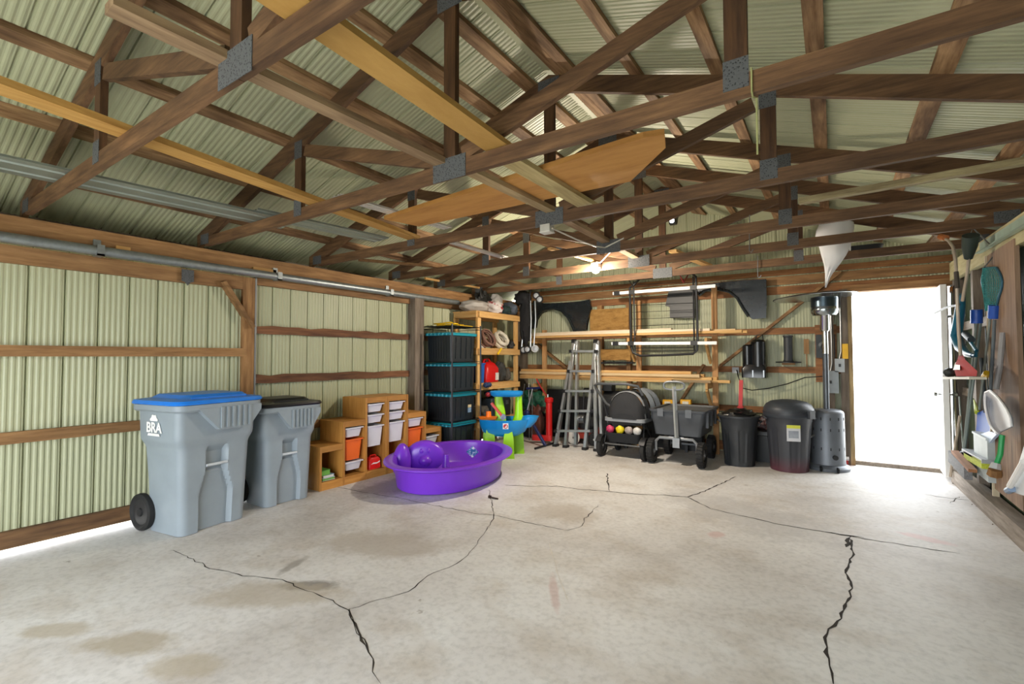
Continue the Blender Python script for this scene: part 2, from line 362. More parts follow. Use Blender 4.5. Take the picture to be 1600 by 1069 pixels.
bgirt(-5.0, .12, 1.775, 1.87, RX); bgirt(-5.0, .12, 1.215, 1.305, RX); bgirt(-5.0, .12, .62, .71, RX); bgirt(-5.0, .12, .02, .16, RX)
bgirt(-5.0, 1.25, 2.36, 2.475, RX); bgirt(-5.0, 1.25, 2.5, 2.62, WX); bgirt(-5.0, 1.25, 2.64, 2.72, RX, YB - .03)
for x_, w_ in ((-3.42, .09), (-.06, .13), (.12, .09), (-2.9, .07)): part('post', MB().box((x_ - w_ / 2, YB - .14, 0), (x_ + w_ / 2, YB - .046, 2.36)), GREYZ if x_ > -1 else WZ, wb, False)
for p0, p1 in (((838, 537), (905, 590)), ((1313, 425), (1125, 572)), ((1100, 570), (1040, 665))):
    part('wind_brace', MB().beam(gy(*p0, YB - .06), gy(*p1, YB - .06), .04, .085, (0, -1, 0)).tr(Matrix.Identity(4)), WX, wb, False)
part('header', MB().box((DL - .1, YB - .1, DT), (DR + .15, YB - .01, DT + .09)), WX, wb, False)
# right wall -----------------------------------------------------------
wr = st('wall_right', 'right wall of darker green ribbed sheet metal with pale header beam')
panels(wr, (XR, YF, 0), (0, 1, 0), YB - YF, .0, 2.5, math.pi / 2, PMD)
part('soffit', MB().box((XR + .42, YF, 2.46), (XR + .02, YB + .2, 2.48)).box((XR + .42, YF, 2.46), (XR + .4, YB + .2, 2.72)), GREYY, wr, False)
PALE = wood('#b3a877', '#dcd6ad', 'y', stain=.25)
part('header', MB().beam(gx(1489, 425, 1.21), gx(1660, 322, 1.21), .06, .215), PALE, wr, False)
part('sheathing_board', MB().box((1.17, 5.2, .27), (1.2, 5.97, 2.36)), wood('#7b624e', '#a68a72', 'z', stain=.35), wr, False)
part('lit_edge', MB().box((1.155, 5.97, .2), (1.2, 5.99, 2.36)), wood('#c3b496', '#e2d8c0', 'z', stain=.1), wr, False)  # edge of the brown board, coloured pale for the light falling on it
for yy in (6.7, 7.6): part('stud', MB().box((1.2, yy, .1), (1.28, yy + .09, 2.4)), GREYZ, wr, False)
for zz in (1.75, 1.0): part('girt', MB().box((1.24, 5.99, zz), (1.285, 7.9, zz + .09)), GREYY, wr, False)
part('sill_beam', MB().beam((1.2, 5.0, .08), (1.16, 7.45, .08), .12, .16), GREYY, wr, False)
# front wall (behind the camera): wide open doorway --------------------
wf = st('wall_front', 'front wall around the open garage doorway')
part('panel_side', MB().box((XL - .05, YF - .05, 0), (-3.8, YF, 2.62)), SHEET, wf, False)
part('panel_side', MB().box((.4, YF - .05, 0), (XR + .05, YF, 2.62)), SHEET, wf, False)
part('gable_panel', MB().prism([(XL - .42, 2.25), (XR + .42, 2.25), (XR + .42, roofz(XR + .42)), (XC, roofz(XC)), (XL - .42, roofz(XL - .42))], YF - .05, YF, 'xz'), SHEET, wf, False)
# roof: sheets and purlins ----------------------------------------------
ce = st('ceiling', 'gable roof underside of pale green ribbed sheets on timber purlins')
LS = 3.62 / math.cos(math.atan(SL))
def roof_mesh(side):
    n = len(PROF); vs = []
    for t in (0, 1):
        for a, b in PROF: vs.append((XC + side * t * 3.62, a, roofz(XC) - SL * 3.62 * t - b * .9))
    me = bpy.data.meshes.new('roof_panel'); me.from_pydata(vs, [], [(i, i + 1, n + i + 1, n + i) for i in range(n - 1)]); me.materials.append(SHEET); return me
for side in (-1, 1):
    me = roof_mesh(side); y = YF - .1
    while y < YB + .2: inst('roof_panel', me, ce, (0, y, 0)); y += PW
part('ridge_cap', MB().box((XC - .12, YF - .1, roofz(XC) - .01), (XC + .12, YB + .2, roofz(XC) + .01)), SHEET, ce, False)
for x_ in (-2.1, -2.47, -3.07, -3.68, -4.3, -4.88, -1.80, -1.69, -1.18, -.61, -.055, .515, 1.02):
    s_ = -1 if x_ < XC else 1; h = .053 if -1.9 < x_ < -1.6 else .045; z = raft(x_) + .135
    poly = [(x_ - h, raft(x_ - h) + .135), (x_ + h, raft(x_ + h) + .135), (x_ + h, raft(x_ + h) + .172), (x_ - h, raft(x_ - h) + .172)]
    for y0, y1 in ((YF, 2.2), (2.2, 4.68), (4.68, YB - .02)):
        part('purlin', MB().prism([(a, b + random.uniform(-.002, .0)) for a, b in poly], y0, y1 - .004, 'xz'), PURL, ce, False)
# roof trusses -----------------------------------------------------------
ORD = ['nearest roof truss, crossing the top left corner', 'second roof truss from the camera, above the grey bins', 'third roof truss, carrying the plywood sheet end', 'fourth roof truss from the camera, above the purple pool', 'fifth roof truss, with the bare bulb on its lower chord', 'sixth and farthest roof truss, in front of the back gable']
PLATE = GALV
for i, y in enumerate(TY):
    t = thing('roof_truss', 'brown timber ' + ORD[i], 'roof truss', (XC, y, 2.545), 0, 'roof trusses')
    T = .038; y1 = y + T; B0, B1 = 2.545, 2.637
    part('bottom_chord', MB().box((-5.09, y, B0), (XC - .002, y1, B1)), TRX, t, False)
    part('bottom_chord', MB().box((XC + .002, y, B0), (1.26, y1, B1)), TRX, t, False)
    for s in (-1, 1):
        xe = XC + s * 3.34
        part('top_chord', MB().prism([(XC, raft(XC)), (XC, raft(XC) + .135), (xe, raft(xe) + .135), (xe, raft(xe))], y, y1, 'xz'), TRX, t, False)
        xv = XC + s * 1.6
        part('web_post', MB().box((xv - .045, y, B1), (xv + .045, y1, raft(xv) + .02)), TRZ, t, False)
        part('web_brace', MB().beam((XC + s * .1, y + T / 2, B1 + .03), (xv - s * .08, y + T / 2, raft(xv) - .03), T * .96, .09), TRX, t, False)
        part('gusset_plate', MB().box((xv - .05, y - .003, B1 - .06), (xv + .05, y - .0005, B1 + .07)), PLATE, t, False)
        part('gusset_plate', MB().box((xv - .05, y - .003, raft(xv) - .08), (xv + .05, y - .0005, raft(xv) + .06)), PLATE, t, False)
        part('gusset_plate', MB().box((XC + s * 3.16 - .1, y - .003, B0 + .02), (XC + s * 3.16 + .06, y - .0005, B0 + .12)), PLATE, t, False)
    part('king_post', MB().box((XC - .045, y, B1), (XC + .045, y1, raft(XC) + .03)), TRZ, t, False)
    part('gusset_plate', MB().box((XC - .13, y - .004, B0 - .015), (XC + .13, y - .0005, B1 + .03)), PLATE, t, False)
    part('gusset_plate', MB().box((XC - .1, y - .003, raft(XC) - .06), (XC + .1, y - .0005, raft(XC) + .1)), PLATE, t, False)
# sliding door track -------------------------------------------------------
tk = thing('door_track', 'galvanised pipe track for the sliding door along the left wall', 'track', (-5.0, 2.2, 2.3))
pz = gx(300, 413, -5.0).z
part('pipe', MB().tube([(-5.0, -1.5, pz), (-5.0, 2.8, pz), (-5.0, gx(716, 470, -5.0).y, pz)], .04, 12), ZINC, tk)
for px_, dn in ((155, 0), (435, 0), (610, 0)):
    p = gx(px_, 400, -5.0)
    part('bracket', MB().box((-5.06, p.y - .025, pz - .045), (-4.955, p.y + .025, pz - .03)).box((-5.07, p.y - .025, pz - .03), (-5.055, p.y + .025, pz + .1)).box((-4.965, p.y - .025, pz - .045), (-4.955, p.y + .025, pz + .045)), ZINC, tk, False)
p = gx(297, 420, -5.0)
part('door_hanger', MB().prism([(p.y - .05, pz - .05), (p.y + .05, pz - .05), (p.y + .05, pz - .16), (p.y + .02, pz - .17), (p.y, pz - .2), (p.y - .02, pz - .17), (p.y - .05, pz - .16)], -5.05, -5.04, 'yz'), GALV, tk, False)
# back door ------------------------------------------------------------------
d2 = st('door_2', 'open white back door leaf with lever knob, swung into the shed')
hx, hy = 1.10, 7.93; ex, ey = 1.085, 7.49
part('leaf', MB().beam((hx, hy, 1.17), (ex, ey, 1.17), .055, 2.26), mat('#e6e6e4', .4, 0, .04), d2, False)
dd = Vector((ex - hx, ey - hy, 0)).normalized()
kp = Vector((ex, ey, 1.0)) - dd * .07
for s in (-1, 1):
    part('knob', MB().lathe([(.012, 0), (.012, .035), (.03, .05), (.03, .075), (.012, .085)], 14, TM((kp.x + s * .028, kp.y, 1.0), 0, 0, s * math.pi / 2)), CHROME, d2)
fr = st('trim_1', 'weathered timber frame around the back doorway')
FRM = wood('#8d7346', '#cdb78a', 'z', stain=.45)
part('jamb', MB().box((DL - .06, YB - .13, 0), (DL, YB + .08, DT)), FRM, fr, False)
part('jamb', MB().box((DR, YB - .05, 0), (DR + .06, YB + .08, DT)), FRM, fr, False)
part('head', MB().box((DL - .06, YB - .02, DT), (DR + .06, YB + .08, DT + .05)), FRM, fr, False)
part('threshold', MB().box((DL, YB - .04, 0), (DR, YB + .12, .05)), GREYY, fr, False)
part('flashing', MB().box((DL - .075, YB - .135, .05), (DL - .062, YB - .1, DT)), STEEL, fr, False)
# ================================================================== UP IN THE TRUSSES
CT = 2.638     # top of the bottom chords
def plank(name, mb, m, label, cat='board', group=None): return part(name, mb, m, None, False, label, cat, group)
LAT = wood('#7f644a', '#b49a78', 'y', stain=.3)
plank('brace_board', MB().beam((-2.03, .55, CT + .02), (-1.99, 2.35, CT + .02), .09, .036), LAT, 'grey brown brace board laid from the nearest truss to the second', group='boards laid along the truss centres')
plank('brace_board', MB().beam((-1.93, 2.38, CT + .02), (-1.9, 3.52, CT + .02), .085, .036), wood('#8f7754', '#c4ae86', 'y', stain=.3), 'pale grey brace board from second to third truss under the plywood', group='boards laid along the truss centres')
plank('brace_board', MB().beam((-1.93, 3.54, CT + .02), (-1.96, 5.66, CT + .02), .085, .036), LAT, 'brown brace board from third truss towards the bulb', group='boards laid along the truss centres')
plank('wide_board', MB().beam((-1.5, .75, CT + .021), (-1.58, 2.28, CT + .021), .15, .03), mottled('stained_plank', [(.3, '#6e3418'), (.35, '#a8803f'), (.7, '#bd9552')], 2.2, .7, (3, 1, 3)), 'wide yellow plank with dark red stains above the second truss', 'board')
plank('plank', MB().beam((-1.62, 2.3, CT + .021), (-1.6, 3.5, CT + .021), .13, .034), wood('#9c8a5c', '#cdbd8b', 'y', stain=.25), 'pale weathered plank crossing below the plywood sheet', 'board')
pa, pb, pc, pd = (gz(628, 340, 2.69), gz(690, 352, 2.69), gz(985, 272, 2.69), gz(1040, 207, 2.69))
poly = [gz(x, y, 2.69) for x, y in ((600, 341), (655, 352), (985, 281), (1040, 228), (1038, 207), (1005, 212))]
plank('plywood_sheet', MB().prism([(p.x, p.y) for p in poly], 2.678, 2.712, 'xy'), mottled('plywood', [(.25, '#9b642c'), (.5, '#c08a47'), (.75, '#d09b58')], 2, .65, (.5, 3, 3)), 'orange plywood sheet with clipped corners lying across the trusses', 'plywood')
plank('plank', MB().beam((-3.02, .3, CT + .021), (-3.5, 3.43, CT + .021), .13, .036), wood('#b0803c', '#d2a860', 'y', stain=.2), 'long clean yellow plank from the top left to the third truss', 'board')
M_A = mat('#9ea79f', .4, .6, .12, 3)
def gutter(name, p0, p1, wd, label, m=M_A, lip=.012):
    p0, p1 = Vector(p0), Vector(p1); d = (p1 - p0).normalized(); s = Vector((-d.y, d.x, 0)); rows = []
    pr = [(-.5, lip), (-.5, 0), (-.3, 0), (-.28, lip), (-.2, lip), (-.18, 0), (.18, 0), (.2, lip), (.28, lip), (.3, 0), (.5, 0), (.5, lip)]
    r1 = [[p + s * a * wd + V(0, 0, b + e) for a, b in pr] for p in (p0, p1) for e in (0,)]
    part(name, MB().sheet(r1).sheet([[q + V(0, 0, .003) for q in r] for r in r1]), m, None, False, label, 'metal strip', 'metal strips on the trusses')
gutter('metal_strip', (-4.25, .4, CT + .004), (-4.05, 2.42, CT + .004), .36, 'broad grey metal flashing on the trusses at far left')
gutter('metal_strip', (-4.0, 2.05, CT + .02), (-3.85, 3.3, CT + .02), .26, 'grey green metal flashing between second and third truss')
WS = mat('#dedbd6', .35, .3, .05)
gutter('metal_strip', (-3.22, 2.3, CT + .075), (-3.12, 3.5, CT + .075), .12, 'white metal strip beside the yellow plank end', WS)
gutter('metal_strip', (-3.28, 3.75, CT + .004), (-3.27, 4.75, CT + .004), .09, 'short white metal strip between third and fourth truss', WS)
plank('batten', MB().tube([gz(664, 435, CT + .02), gz(750, 450, CT + .02)], .018, 8), LY, 'thin round batten under the fourth truss near the left wall', 'pole')
plank('batten', MB().beam(gz(560, 406, CT + .02), gz(690, 417, CT + .02), .05, .03), WY, 'thin brown batten between third and fourth truss at left', 'board')
plank('batten', MB().beam((-.2, 4.3, CT + .02), (1.2, 4.18, CT + .02), .06, .045), wood('#7d6a4c', '#c9bd92', 'x', stain=.3), 'long pale batten lying between third and fourth truss at right', 'board')
plank('batten', MB().beam((-2.6, 4.6, CT + .02), (-2.45, 5.7, CT + .02), .05, .025), LY, 'short pale batten left of the bulb', 'board')
plank('batten', MB().beam((-1.5, 5.5, CT + .02), (-1.35, 6.7, CT + .02), .09, .03), LY, 'pale short board between fifth and sixth truss', 'board')
# bare bulb ----------------------------------------------------------------
bp = gy(931, 420, TY[4] - .05)
lb = thing('bare_bulb_lamp', 'bare lit bulb in a white holder on the fifth truss', 'lamp', (bp.x, TY[4] - .05, bp.z))
part('holder', MB().lathe([(.055, .075), (.055, .06), (.03, .05), (.022, .025)], 16, TM(bp)), WHITE, lb)
part('bulb', MB().ball(bp, (.052, .052, .06), 16, 10), emit('bulb_glow', (1, .93, .82, 1), 60), lb)
part('mount', MB().box((bp.x - .05, TY[4] - .09, bp.z + .075), (bp.x + .05, TY[4] + .02, 2.545)), WHITE, lb, False)
pl = bpy.data.lights.new('bulb_light', 'POINT'); pl.energy = 110; pl.color = (1, .88, .72); pl.shadow_soft_size = .05
po = bpy.data.objects.new('bulb_light', pl); COL.objects.link(po); po.location = (bp.x, bp.y - .02, bp.z - .075)
l2 = gy(1050, 345, YB - .12)
gl = thing('gable_light', 'small white light high on the back gable', 'lamp', l2)
part('housing', MB().box((l2.x - .05, l2.y, l2.z - .05), (l2.x + .05, YB - .02, l2.z + .05)), BLACK, gl, False)
part('lens', MB().ball(l2, (.035, .02, .035), 12, 8), emit('led', (.85, .9, 1, 1), 12), gl)
jb = gy(853, 361, TY[2] - .0)
j = thing('junction_box', 'white junction box under the third truss', 'junction box', (jb.x, TY[2] + .02, 2.48))
part('box', MB().box((jb.x - .045, TY[2] - .02, 2.485), (jb.x + .045, TY[2] + .06, 2.545)), mat('#b9b8b0', .5), j, False)
part('cover', MB().box((jb.x - .05, TY[2] - .024, 2.478), (jb.x + .05, TY[2] + .064, 2.486)), mat('#d0cfc8', .5), j, False)
c0 = Vector((jb.x + .05, TY[2] + .02, 2.51)); c1 = gy(945, 387, 4.6); c2 = gy(975, 372, TY[3]); 
pts = [c0, c0.lerp(c1, .4) + V(0, 0, -.02), c0.lerp(c1, .8) + V(0, 0, -.02), c1, c1.lerp(c2, .6) + V(0, 0, .0), c2, Vector((bp.x + .2, 5.2, 2.56)), Vector((bp.x, TY[4] - .03, bp.z + .09))]
part('lamp_cable', MB().tube(pts, .007, 6), mat('#c8c4ba', .5), None, True, 'white lamp cable sagging from junction box to fourth truss', 'cable')
# hanging white sack and black tray --------------------------------------------
sk = MB(); rings = []
zt, yb = gy(1300, 352, 6.36).z, 6.36
for i in range(15):
    t = i / 14; py = 348 + (449 - 348) * t
    l = [1281, 1278, 1275, 1274, 1276, 1279, 1281, 1283, 1285, 1287, 1288, 1289, 1289, 1289, 1289][i]
    r = [1334, 1335, 1334, 1333, 1331, 1329, 1326, 1322, 1317, 1312, 1306, 1301, 1297, 1294, 1291][i]
    a, b = gy(l, py, yb), gy(r, py, yb); ring = []
    for k in range(20):
        q = 2 * math.pi * k / 20; c = (a + b) / 2 + (b - a) / 2 * math.cos(q); ww = (b - a).length * .28
        ring.append(c + V(0, math.sin(q) * ww + .02 * noise.noise(c * 6 + V(k, i * .4, 0)), .01 * noise.noise(c * 9)))
    rings.append(ring)
ws_ = thing('white_sack', 'white cloth sack hanging from the trusses above the patio heater', 'sack', gy(1295, 449, 6.36))
part('cloth', sk.loft(rings), mat('#e4e4e6', .8, 0, .04, 3), ws_)
for px_ in (1284, 1328): part('hanging_loop', MB().tube([gy(px_, 350, 6.36), V(gy(px_, 350, 6.36).x, 6.5, 2.645), V(gy(px_, 350, 6.36).x, 6.56, 2.645)], .008, 6), WHITE, ws_)
t0 = gy(1333, 352, 6.75)
part('black_tray', MB().loft([rrect(t0.x - .23, t0.x + .23, 6.62, 6.95, .06, CT + .002), rrect(t0.x - .27, t0.x + .27, 6.58, 6.99, .07, CT + .06), rrect(t0.x - .25, t0.x + .25, 6.6, 6.97, .06, CT + .058), rrect(t0.x - .21, t0.x + .21, 6.64, 6.93, .05, CT + .012)]), BLACK, None, True, 'shallow black tray on top of the sixth truss', 'tray')
for (x, y0, y1, pl_) in ((1171, 336, 392, 5.55), (1184, 400, 432, 6.52)):
    a, b = gy(x, y0, pl_ - .012), gy(x, y1, pl_ - .012); d = V(.025, 0, 0)
    part('wire_hook', MB().tube([a + V(0, .03, .0), a, a.lerp(b, .5), b, b + d * .6 + V(0, 0, -.02), b + d * 1.4 + V(0, 0, .012)], .005, 6), STEEL, None, True, 'thin wire hook hanging from the %s truss' % ('fifth' if pl_ < 6 else 'sixth'), 'hook')
a = gy(1174, 112, TY[1] - .012); zz = CT + .004
part('string', MB().tube([V(a.x, TY[1] - .01, zz), V(a.x, TY[1] - .01, 2.54), V(a.x, TY[1] + .02, 2.535), V(a.x + .01, TY[1] + .05, 2.54), V(a.x + .01, TY[1] + .05, 2.3)], .004, 5), mat('#a8aa72', .8), None, True, 'pale green string tied round the second truss', 'string')
# ================================================================== LEFT SIDE
GREYP = mat('#8f9aa3', .48, 0, .06, 4)
def cart(lx, ly, W, D, Hh, lidm, labels, rz=0, wr_=.125):
    t = thing('wheeled_bin', labels, 'wheelie bin', (lx, ly, 0), rz, 'wheelie bins')
    hw, hd = W / 2, D / 2
    def dims(z):
        q = z / Hh
        if q < .6: k = .80 + .08 * q / .6; f = .82 + .06 * q / .6
        elif q < .66: k = .88 + .09 * (q - .6) / .06; f = .88 + .07 * (q - .6) / .06
        else: k = .97 + .03 * (q - .66) / .34; f = .95 + .05 * (q - .66) / .34
        return hw * k, hd * f
    def pocket(y, z):
        q = z / Hh; yy = abs(y) / W
        lim = .13 if q > .42 else (.13 + .075 * min(1, (.42 - q) / .16))
        if q < .6 and yy < lim:
            e = min(1, (lim - yy) / .025) * min(1, max(0, (.6 - q)) / .04); return (.055 if q > .42 else .04) * e
        return 0
    rings = []; NZ = 44
    for i in range(NZ + 1):
        z = Hh * .9 * i / NZ; a, b = dims(z); r = .06; ring = []
        pts = []
        n = 34
        for k in range(n + 1):
            y = -a + r + (2 * a - 2 * r) * k / n; pts.append((b - pocket(y, z), y))
        for k in range(1, 6): an = math.radians(15 * k); pts.append((b - r + r * math.cos(an), a - r + r * math.sin(an)))
        bb = b * .86 if z < Hh * .35 else b * (.86 + .1 * min(1, (z / Hh - .35) / .3))
        pts.append((b - r, a)); pts.append((-bb + r, a))
        for k in range(1, 6): an = math.radians(90 + 15 * k); pts.append((-bb + r + r * math.cos(an), a - r + r * math.sin(an)))
        pts.append((-bb, a - r)); pts.append((-bb, -a + r))
        for k in range(1, 6): an = math.radians(180 + 15 * k); pts.append((-bb + r + r * math.cos(an), -a + r + r * math.sin(an)))
        pts.append((-bb + r, -a)); pts.append((b - r, -a))
        for k in range(1, 6): an = math.radians(270 + 15 * k); pts.append((b - r + r * math.cos(an), -a + r + r * math.sin(an)))
        rings.append([(x, y, z + .004) for x, y in pts])
    part('body', MB().loft(rings), GREYP, t, local=True, ang=30)
    z1 = Hh * .9
    part('rim', MB().loft([rrect(-hd - .01, hd + .03, -hw - .015, hw + .015, .07, z1 - .045), rrect(-hd - .02, hd + .045, -hw - .03, hw + .03, .08, z1 - .03), rrect(-hd - .02, hd + .045, -hw - .03, hw + .03, .08, z1 + .012), rrect(-hd, hd + .02, -hw, hw, .07, z1 + .014)]), GREYP, t, local=True)
    # ribbed skirt on the front
    s = MB(); y0, y1 = -hw * .45, hw * .98
    s.prism([(-hw * .62, z1 - .02), (hw * .99, z1 - .02), (hw * .99, z1 - .07), (hw * .68, z1 - .21), (-hw * .1, z1 - .21)], hd - .01, hd + .05, 'yz')
    sk_ = part('grip_skirt', s, GREYP, t, local=True, smooth=False)
    for k in range(6):
        y = -hw * .06 + hw * .72 * k / 5; part('rib', MB().beam((hd + .051, y, z1 - .02), (hd + .051, y, z1 - .195), .02, .02, (1, 0, 0)), GREYP, sk_, False, local=True)
    part('lift_bar', MB().tube([(hd * .86, -W * .13, Hh * .465), (hd * .86, W * .13, Hh * .465)], .012, 10), mat('#c6ccd2', .35), t, local=True)
    # lid
    zl = z1 + .016
    ld = part('lid', MB().loft([rrect(-hd - .03, hd + .055, -hw - .04, hw + .04, .09, zl), rrect(-hd - .03, hd + .06, -hw - .045, hw + .045, .09, zl + .012), rrect(-hd - .025, hd + .05, -hw - .035, hw + .035, .09, zl + .032), rrect(-hd + .05, hd - .04, -hw + .07, hw - .05, .07, zl + .045), rrect(-hd + .08, hd - .075, -hw + .11, hw - .08, .06, zl + .072), rrect(-hd + .2, hd - .2, -hw + .25, hw - .2, .05, zl + .076)]), lidm, t, local=True, ang=25)
    part('rib', MB().beam((hd - .03, -hw + .12, zl + .047), (hd - .03, hw - .1, zl + .047), .012, .012), lidm, ld, local=True)
    part('handle', MB().tube([(-hd + .03, -hw * .75, z1 - .03), (-hd - .05, -hw * .75, z1 - .01), (-hd - .05, hw * .75, z1 - .01), (-hd + .03, hw * .75, z1 - .03)], .016, 8), GREYP, t, local=True)
    part('axle', MB().tube([(-hd * .8, -hw * .93, wr_), (-hd * .8, hw * .93, wr_)], .012, 8), STEEL, t, local=True)
    for s_ in (-1, 1):
        M = TM((-hd * .8, s_ * hw * .88, wr_), 0, -s_ * math.pi / 2) @ Matrix.Diagonal((wr_ / .125, wr_ / .125, 1, 1))
        wh = part('wheel', MB().lathe([(.02, -.03), (.1, -.03), (.122, -.02), (.125, 0), (.122, .02), (.105, .03), (.095, .022), (.085, .012), (.03, .012), (.026, .026), (.001, .028)], 28, M), RUBBER, t, local=True)
        part('hub', MB().lathe([(.085, .013), (.05, .017), (.03, .014)], 24, M), mat('#2a2a2c', .5), wh, local=True)
    return t
b1 = cart(-4.66, 1.96, .70, .60, 1.17, mat('#1e7be0', .35, 0, .05), 'large grey wheelie bin with a blue lid and white BRA logo', .15, .155)
b2 = cart(-4.755, 2.735, .58, .52, 1.06, mat('#15171a', .35, 0, .05), 'smaller grey wheelie bin with a black lid')
# BRA logo on the near side of the big bin
LOGO = mat('#f2f3f3', .6)
def logo(cx, cz, yy, t):
    M = Matrix.Translation((cx, yy, cz)) @ Matrix.Rotation(math.pi / 2, 4, 'X')
    m = text_mb('BRA', .115, .0015, .003); lg = part('logo', m.tr(M @ Matrix.Translation((0, -.02, 0))), LOGO, t, False, local=True, label='white BRA lettering under a tree crown')
    MB_ = MB().prism([(cx - .085, cz - .05), (cx + .085, cz - .05), (cx + .075, cz - .03), (cx - .075, cz - .03)], yy - .002, yy + .002, 'xz')
    part('logo_bar', MB_, LOGO, lg, False, local=True)
    cr = MB()
    pts = [(cx + .05 * math.cos(a) * (1 + .12 * math.sin(7 * a)), cz + .072 + .05 * math.sin(a) * (1 + .1 * math.sin(7 * a))) for a in [math.pi * k / 16 for k in range(17)]]
    cr.prism(pts, yy - .002, yy + .002, 'xz'); part('tree_crown', cr, LOGO, lg, False, local=True)
logo(-.02, .86, -.35 * .99 - .003, b1)
# ------------------------------------------------------------------ stepped toy storage
TW = mat('#dfe0e8', .4, 0, .04); TO = mat('#f2702a', .4, 0, .06)
def drawer(t, y0, y1, zt, h, m, X1):
    d = .40; g = .012; s = MB(); X0 = X1 - d; y0 += g; y1 -= g
    s.loft([rrect(X0 + .03, X1 - .035, y0 + .035, y1 - .035, .02, zt - h), rrect(X0 + .012, X1 - .016, y0 + .016, y1 - .016, .02, zt - .012), rrect(X0 + .016, X1 - .02, y0 + .02, y1 - .02, .018, zt - .012), rrect(X0 + .036, X1 - .041, y0 + .041, y1 - .041, .016, zt - h + .006)])
    dr = part('drawer', s, m, t)
    part('drawer_rim', MB().loft([rrect(X0, X1, y0, y1, .015, zt - .013), rrect(X0, X1, y0, y1, .015, zt), rrect(X0 + .022, X1 - .026, y0 + .022, y1 - .022, .015, zt), rrect(X0 + .022, X1 - .026, y0 + .022, y1 - .022, .015, zt - .013)], False, True), m, dr)
def storage(ys, hs, label, trays):
    X1 = -4.645; X0 = -5.07; T_ = .02
    t = thing('storage_unit', label, 'storage unit', ((X0 + X1) / 2, (ys[0] + ys[-1]) / 2, 0), 0, 'stepped toy storage units')
    for i, y in enumerate(ys):
        h = max(hs[i - 1] if i > 0 else 0, hs[i] if i < 3 else 0)
        yy = y if i == 0 else (y - T_ if i == 3 else y - T_ / 2)
        part('side_panel', MB().box((X0, yy, 0), (X1, yy + T_, h - .001)), PINEZ, t, False)
        part('face_strip', MB().box((X1, yy - .003, 0), (X1 + .014, yy + T_ + .003, h)), PINEZ, t, False)
    for i in range(3):
        part('top_board', MB().box((X0, ys[i] + .012, hs[i] - .02), (X1, ys[i + 1] - .012, hs[i])), PINEX, t, False)
        part('front_rail', MB().box((X1 - .01, ys[i] + .015, hs[i] - .065), (X1 + .012, ys[i + 1] - .015, hs[i] - .001)), PINEY, t, False)
        part('floor_board', MB().box((X0, ys[i] + .015, .075), (X1, ys[i + 1] - .015, .09)), PINEX, t, False)
    part('back_panel', MB().box((X0 - .002, ys[0] + .01, .02), (X0 + .006, ys[-1] - .01, min(hs) - .02)), PINEY, t, False)
    part('base_rail', MB().box((X1 - .01, ys[0] + .015, 0), (X1 + .013, ys[-1] - .015, .09)), PINEY, t, False)
    for c, zt, h, m in trays: drawer(t, ys[c] + .012, ys[c + 1] - .012, zt, h, m, X1 + .004)
    return t
storage((3.145, 3.45, 3.76, 4.075), (.475, .715, .965), 'stepped pine storage unit rising to the right, beside the black lidded bin', [(1, .635, .11, TW), (1, .50, .24, TO), (1, .245, .1, TW), (2, .885, .1, TW), (2, .755, .1, TW), (2, .62, .25, TW)])
storage((4.085, 4.42, 4.75, 5.07), (.965, .715, .475), 'stepped pine storage unit falling to the right, behind the purple pool', [(0, .885, .1, TW), (0, .76, .1, TW), (0, .63, .25, TW), (1, .64, .11, TW), (1, .51, .24, TO), (2, .36, .1, TW)])
for k, (c, z, dy, w_, lab) in enumerate((('#d8ded8', .0915, 0, .16, 'white and green book at the bottom of the storage pile'), ('#8fb3cf', .122, .01, .14, 'light blue book in the middle of the storage pile'), ('#4d8a35', .15, -.02, .12, 'green box on top of the book pile in the storage unit'))):
    bk = thing('book', lab, 'book', (-4.78, 3.26, z), 0, 'books in the low cell')
    h_ = .03 if k < 2 else .06
    part('cover', MB().box((-4.9, 3.20 + dy, z), (-4.665, 3.20 + dy + w_, z + .004)).box((-4.9, 3.20 + dy, z + h_ - .005), (-4.665, 3.20 + dy + w_, z + h_ - .001)).box((-4.9, 3.20 + dy, z), (-4.893, 3.20 + dy + w_, z + h_ - .001)), mat(c, .5), bk, False)
    part('pages', MB().box((-4.892, 3.205 + dy, z + .004), (-4.668, 3.195 + dy + w_, z + h_ - .005)), mat('#6fae4c' if k != 1 else '#e6e3d8', .7), bk, False)
rt = thing('toy_truck', 'red toy case with a white stripe inside the storage unit', 'toy', (-4.72, 3.92, .09))
part('case', MB().loft([rrect(-4.78, -4.67, 3.84, 4.02, .02, .091), rrect(-4.78, -4.67, 3.84, 4.02, .03, .2), rrect(-4.77, -4.68, 3.86, 4.0, .03, .225)]), mat('#d6201f', .35), rt)
part('handle', MB().tube([(-4.72, 3.88, .225), (-4.72, 3.89, .25), (-4.72, 3.97, .25), (-4.72, 3.98, .225)], .008, 6), mat('#d6201f', .35), rt)
part('stripe', MB().prism([(3.86, .15), (3.9, .17), (3.96, .165), (4.0, .18), (4.0, .165), (3.95, .15), (3.9, .155)], -4.6695, -4.667, 'yz'), WHITE, rt, False)
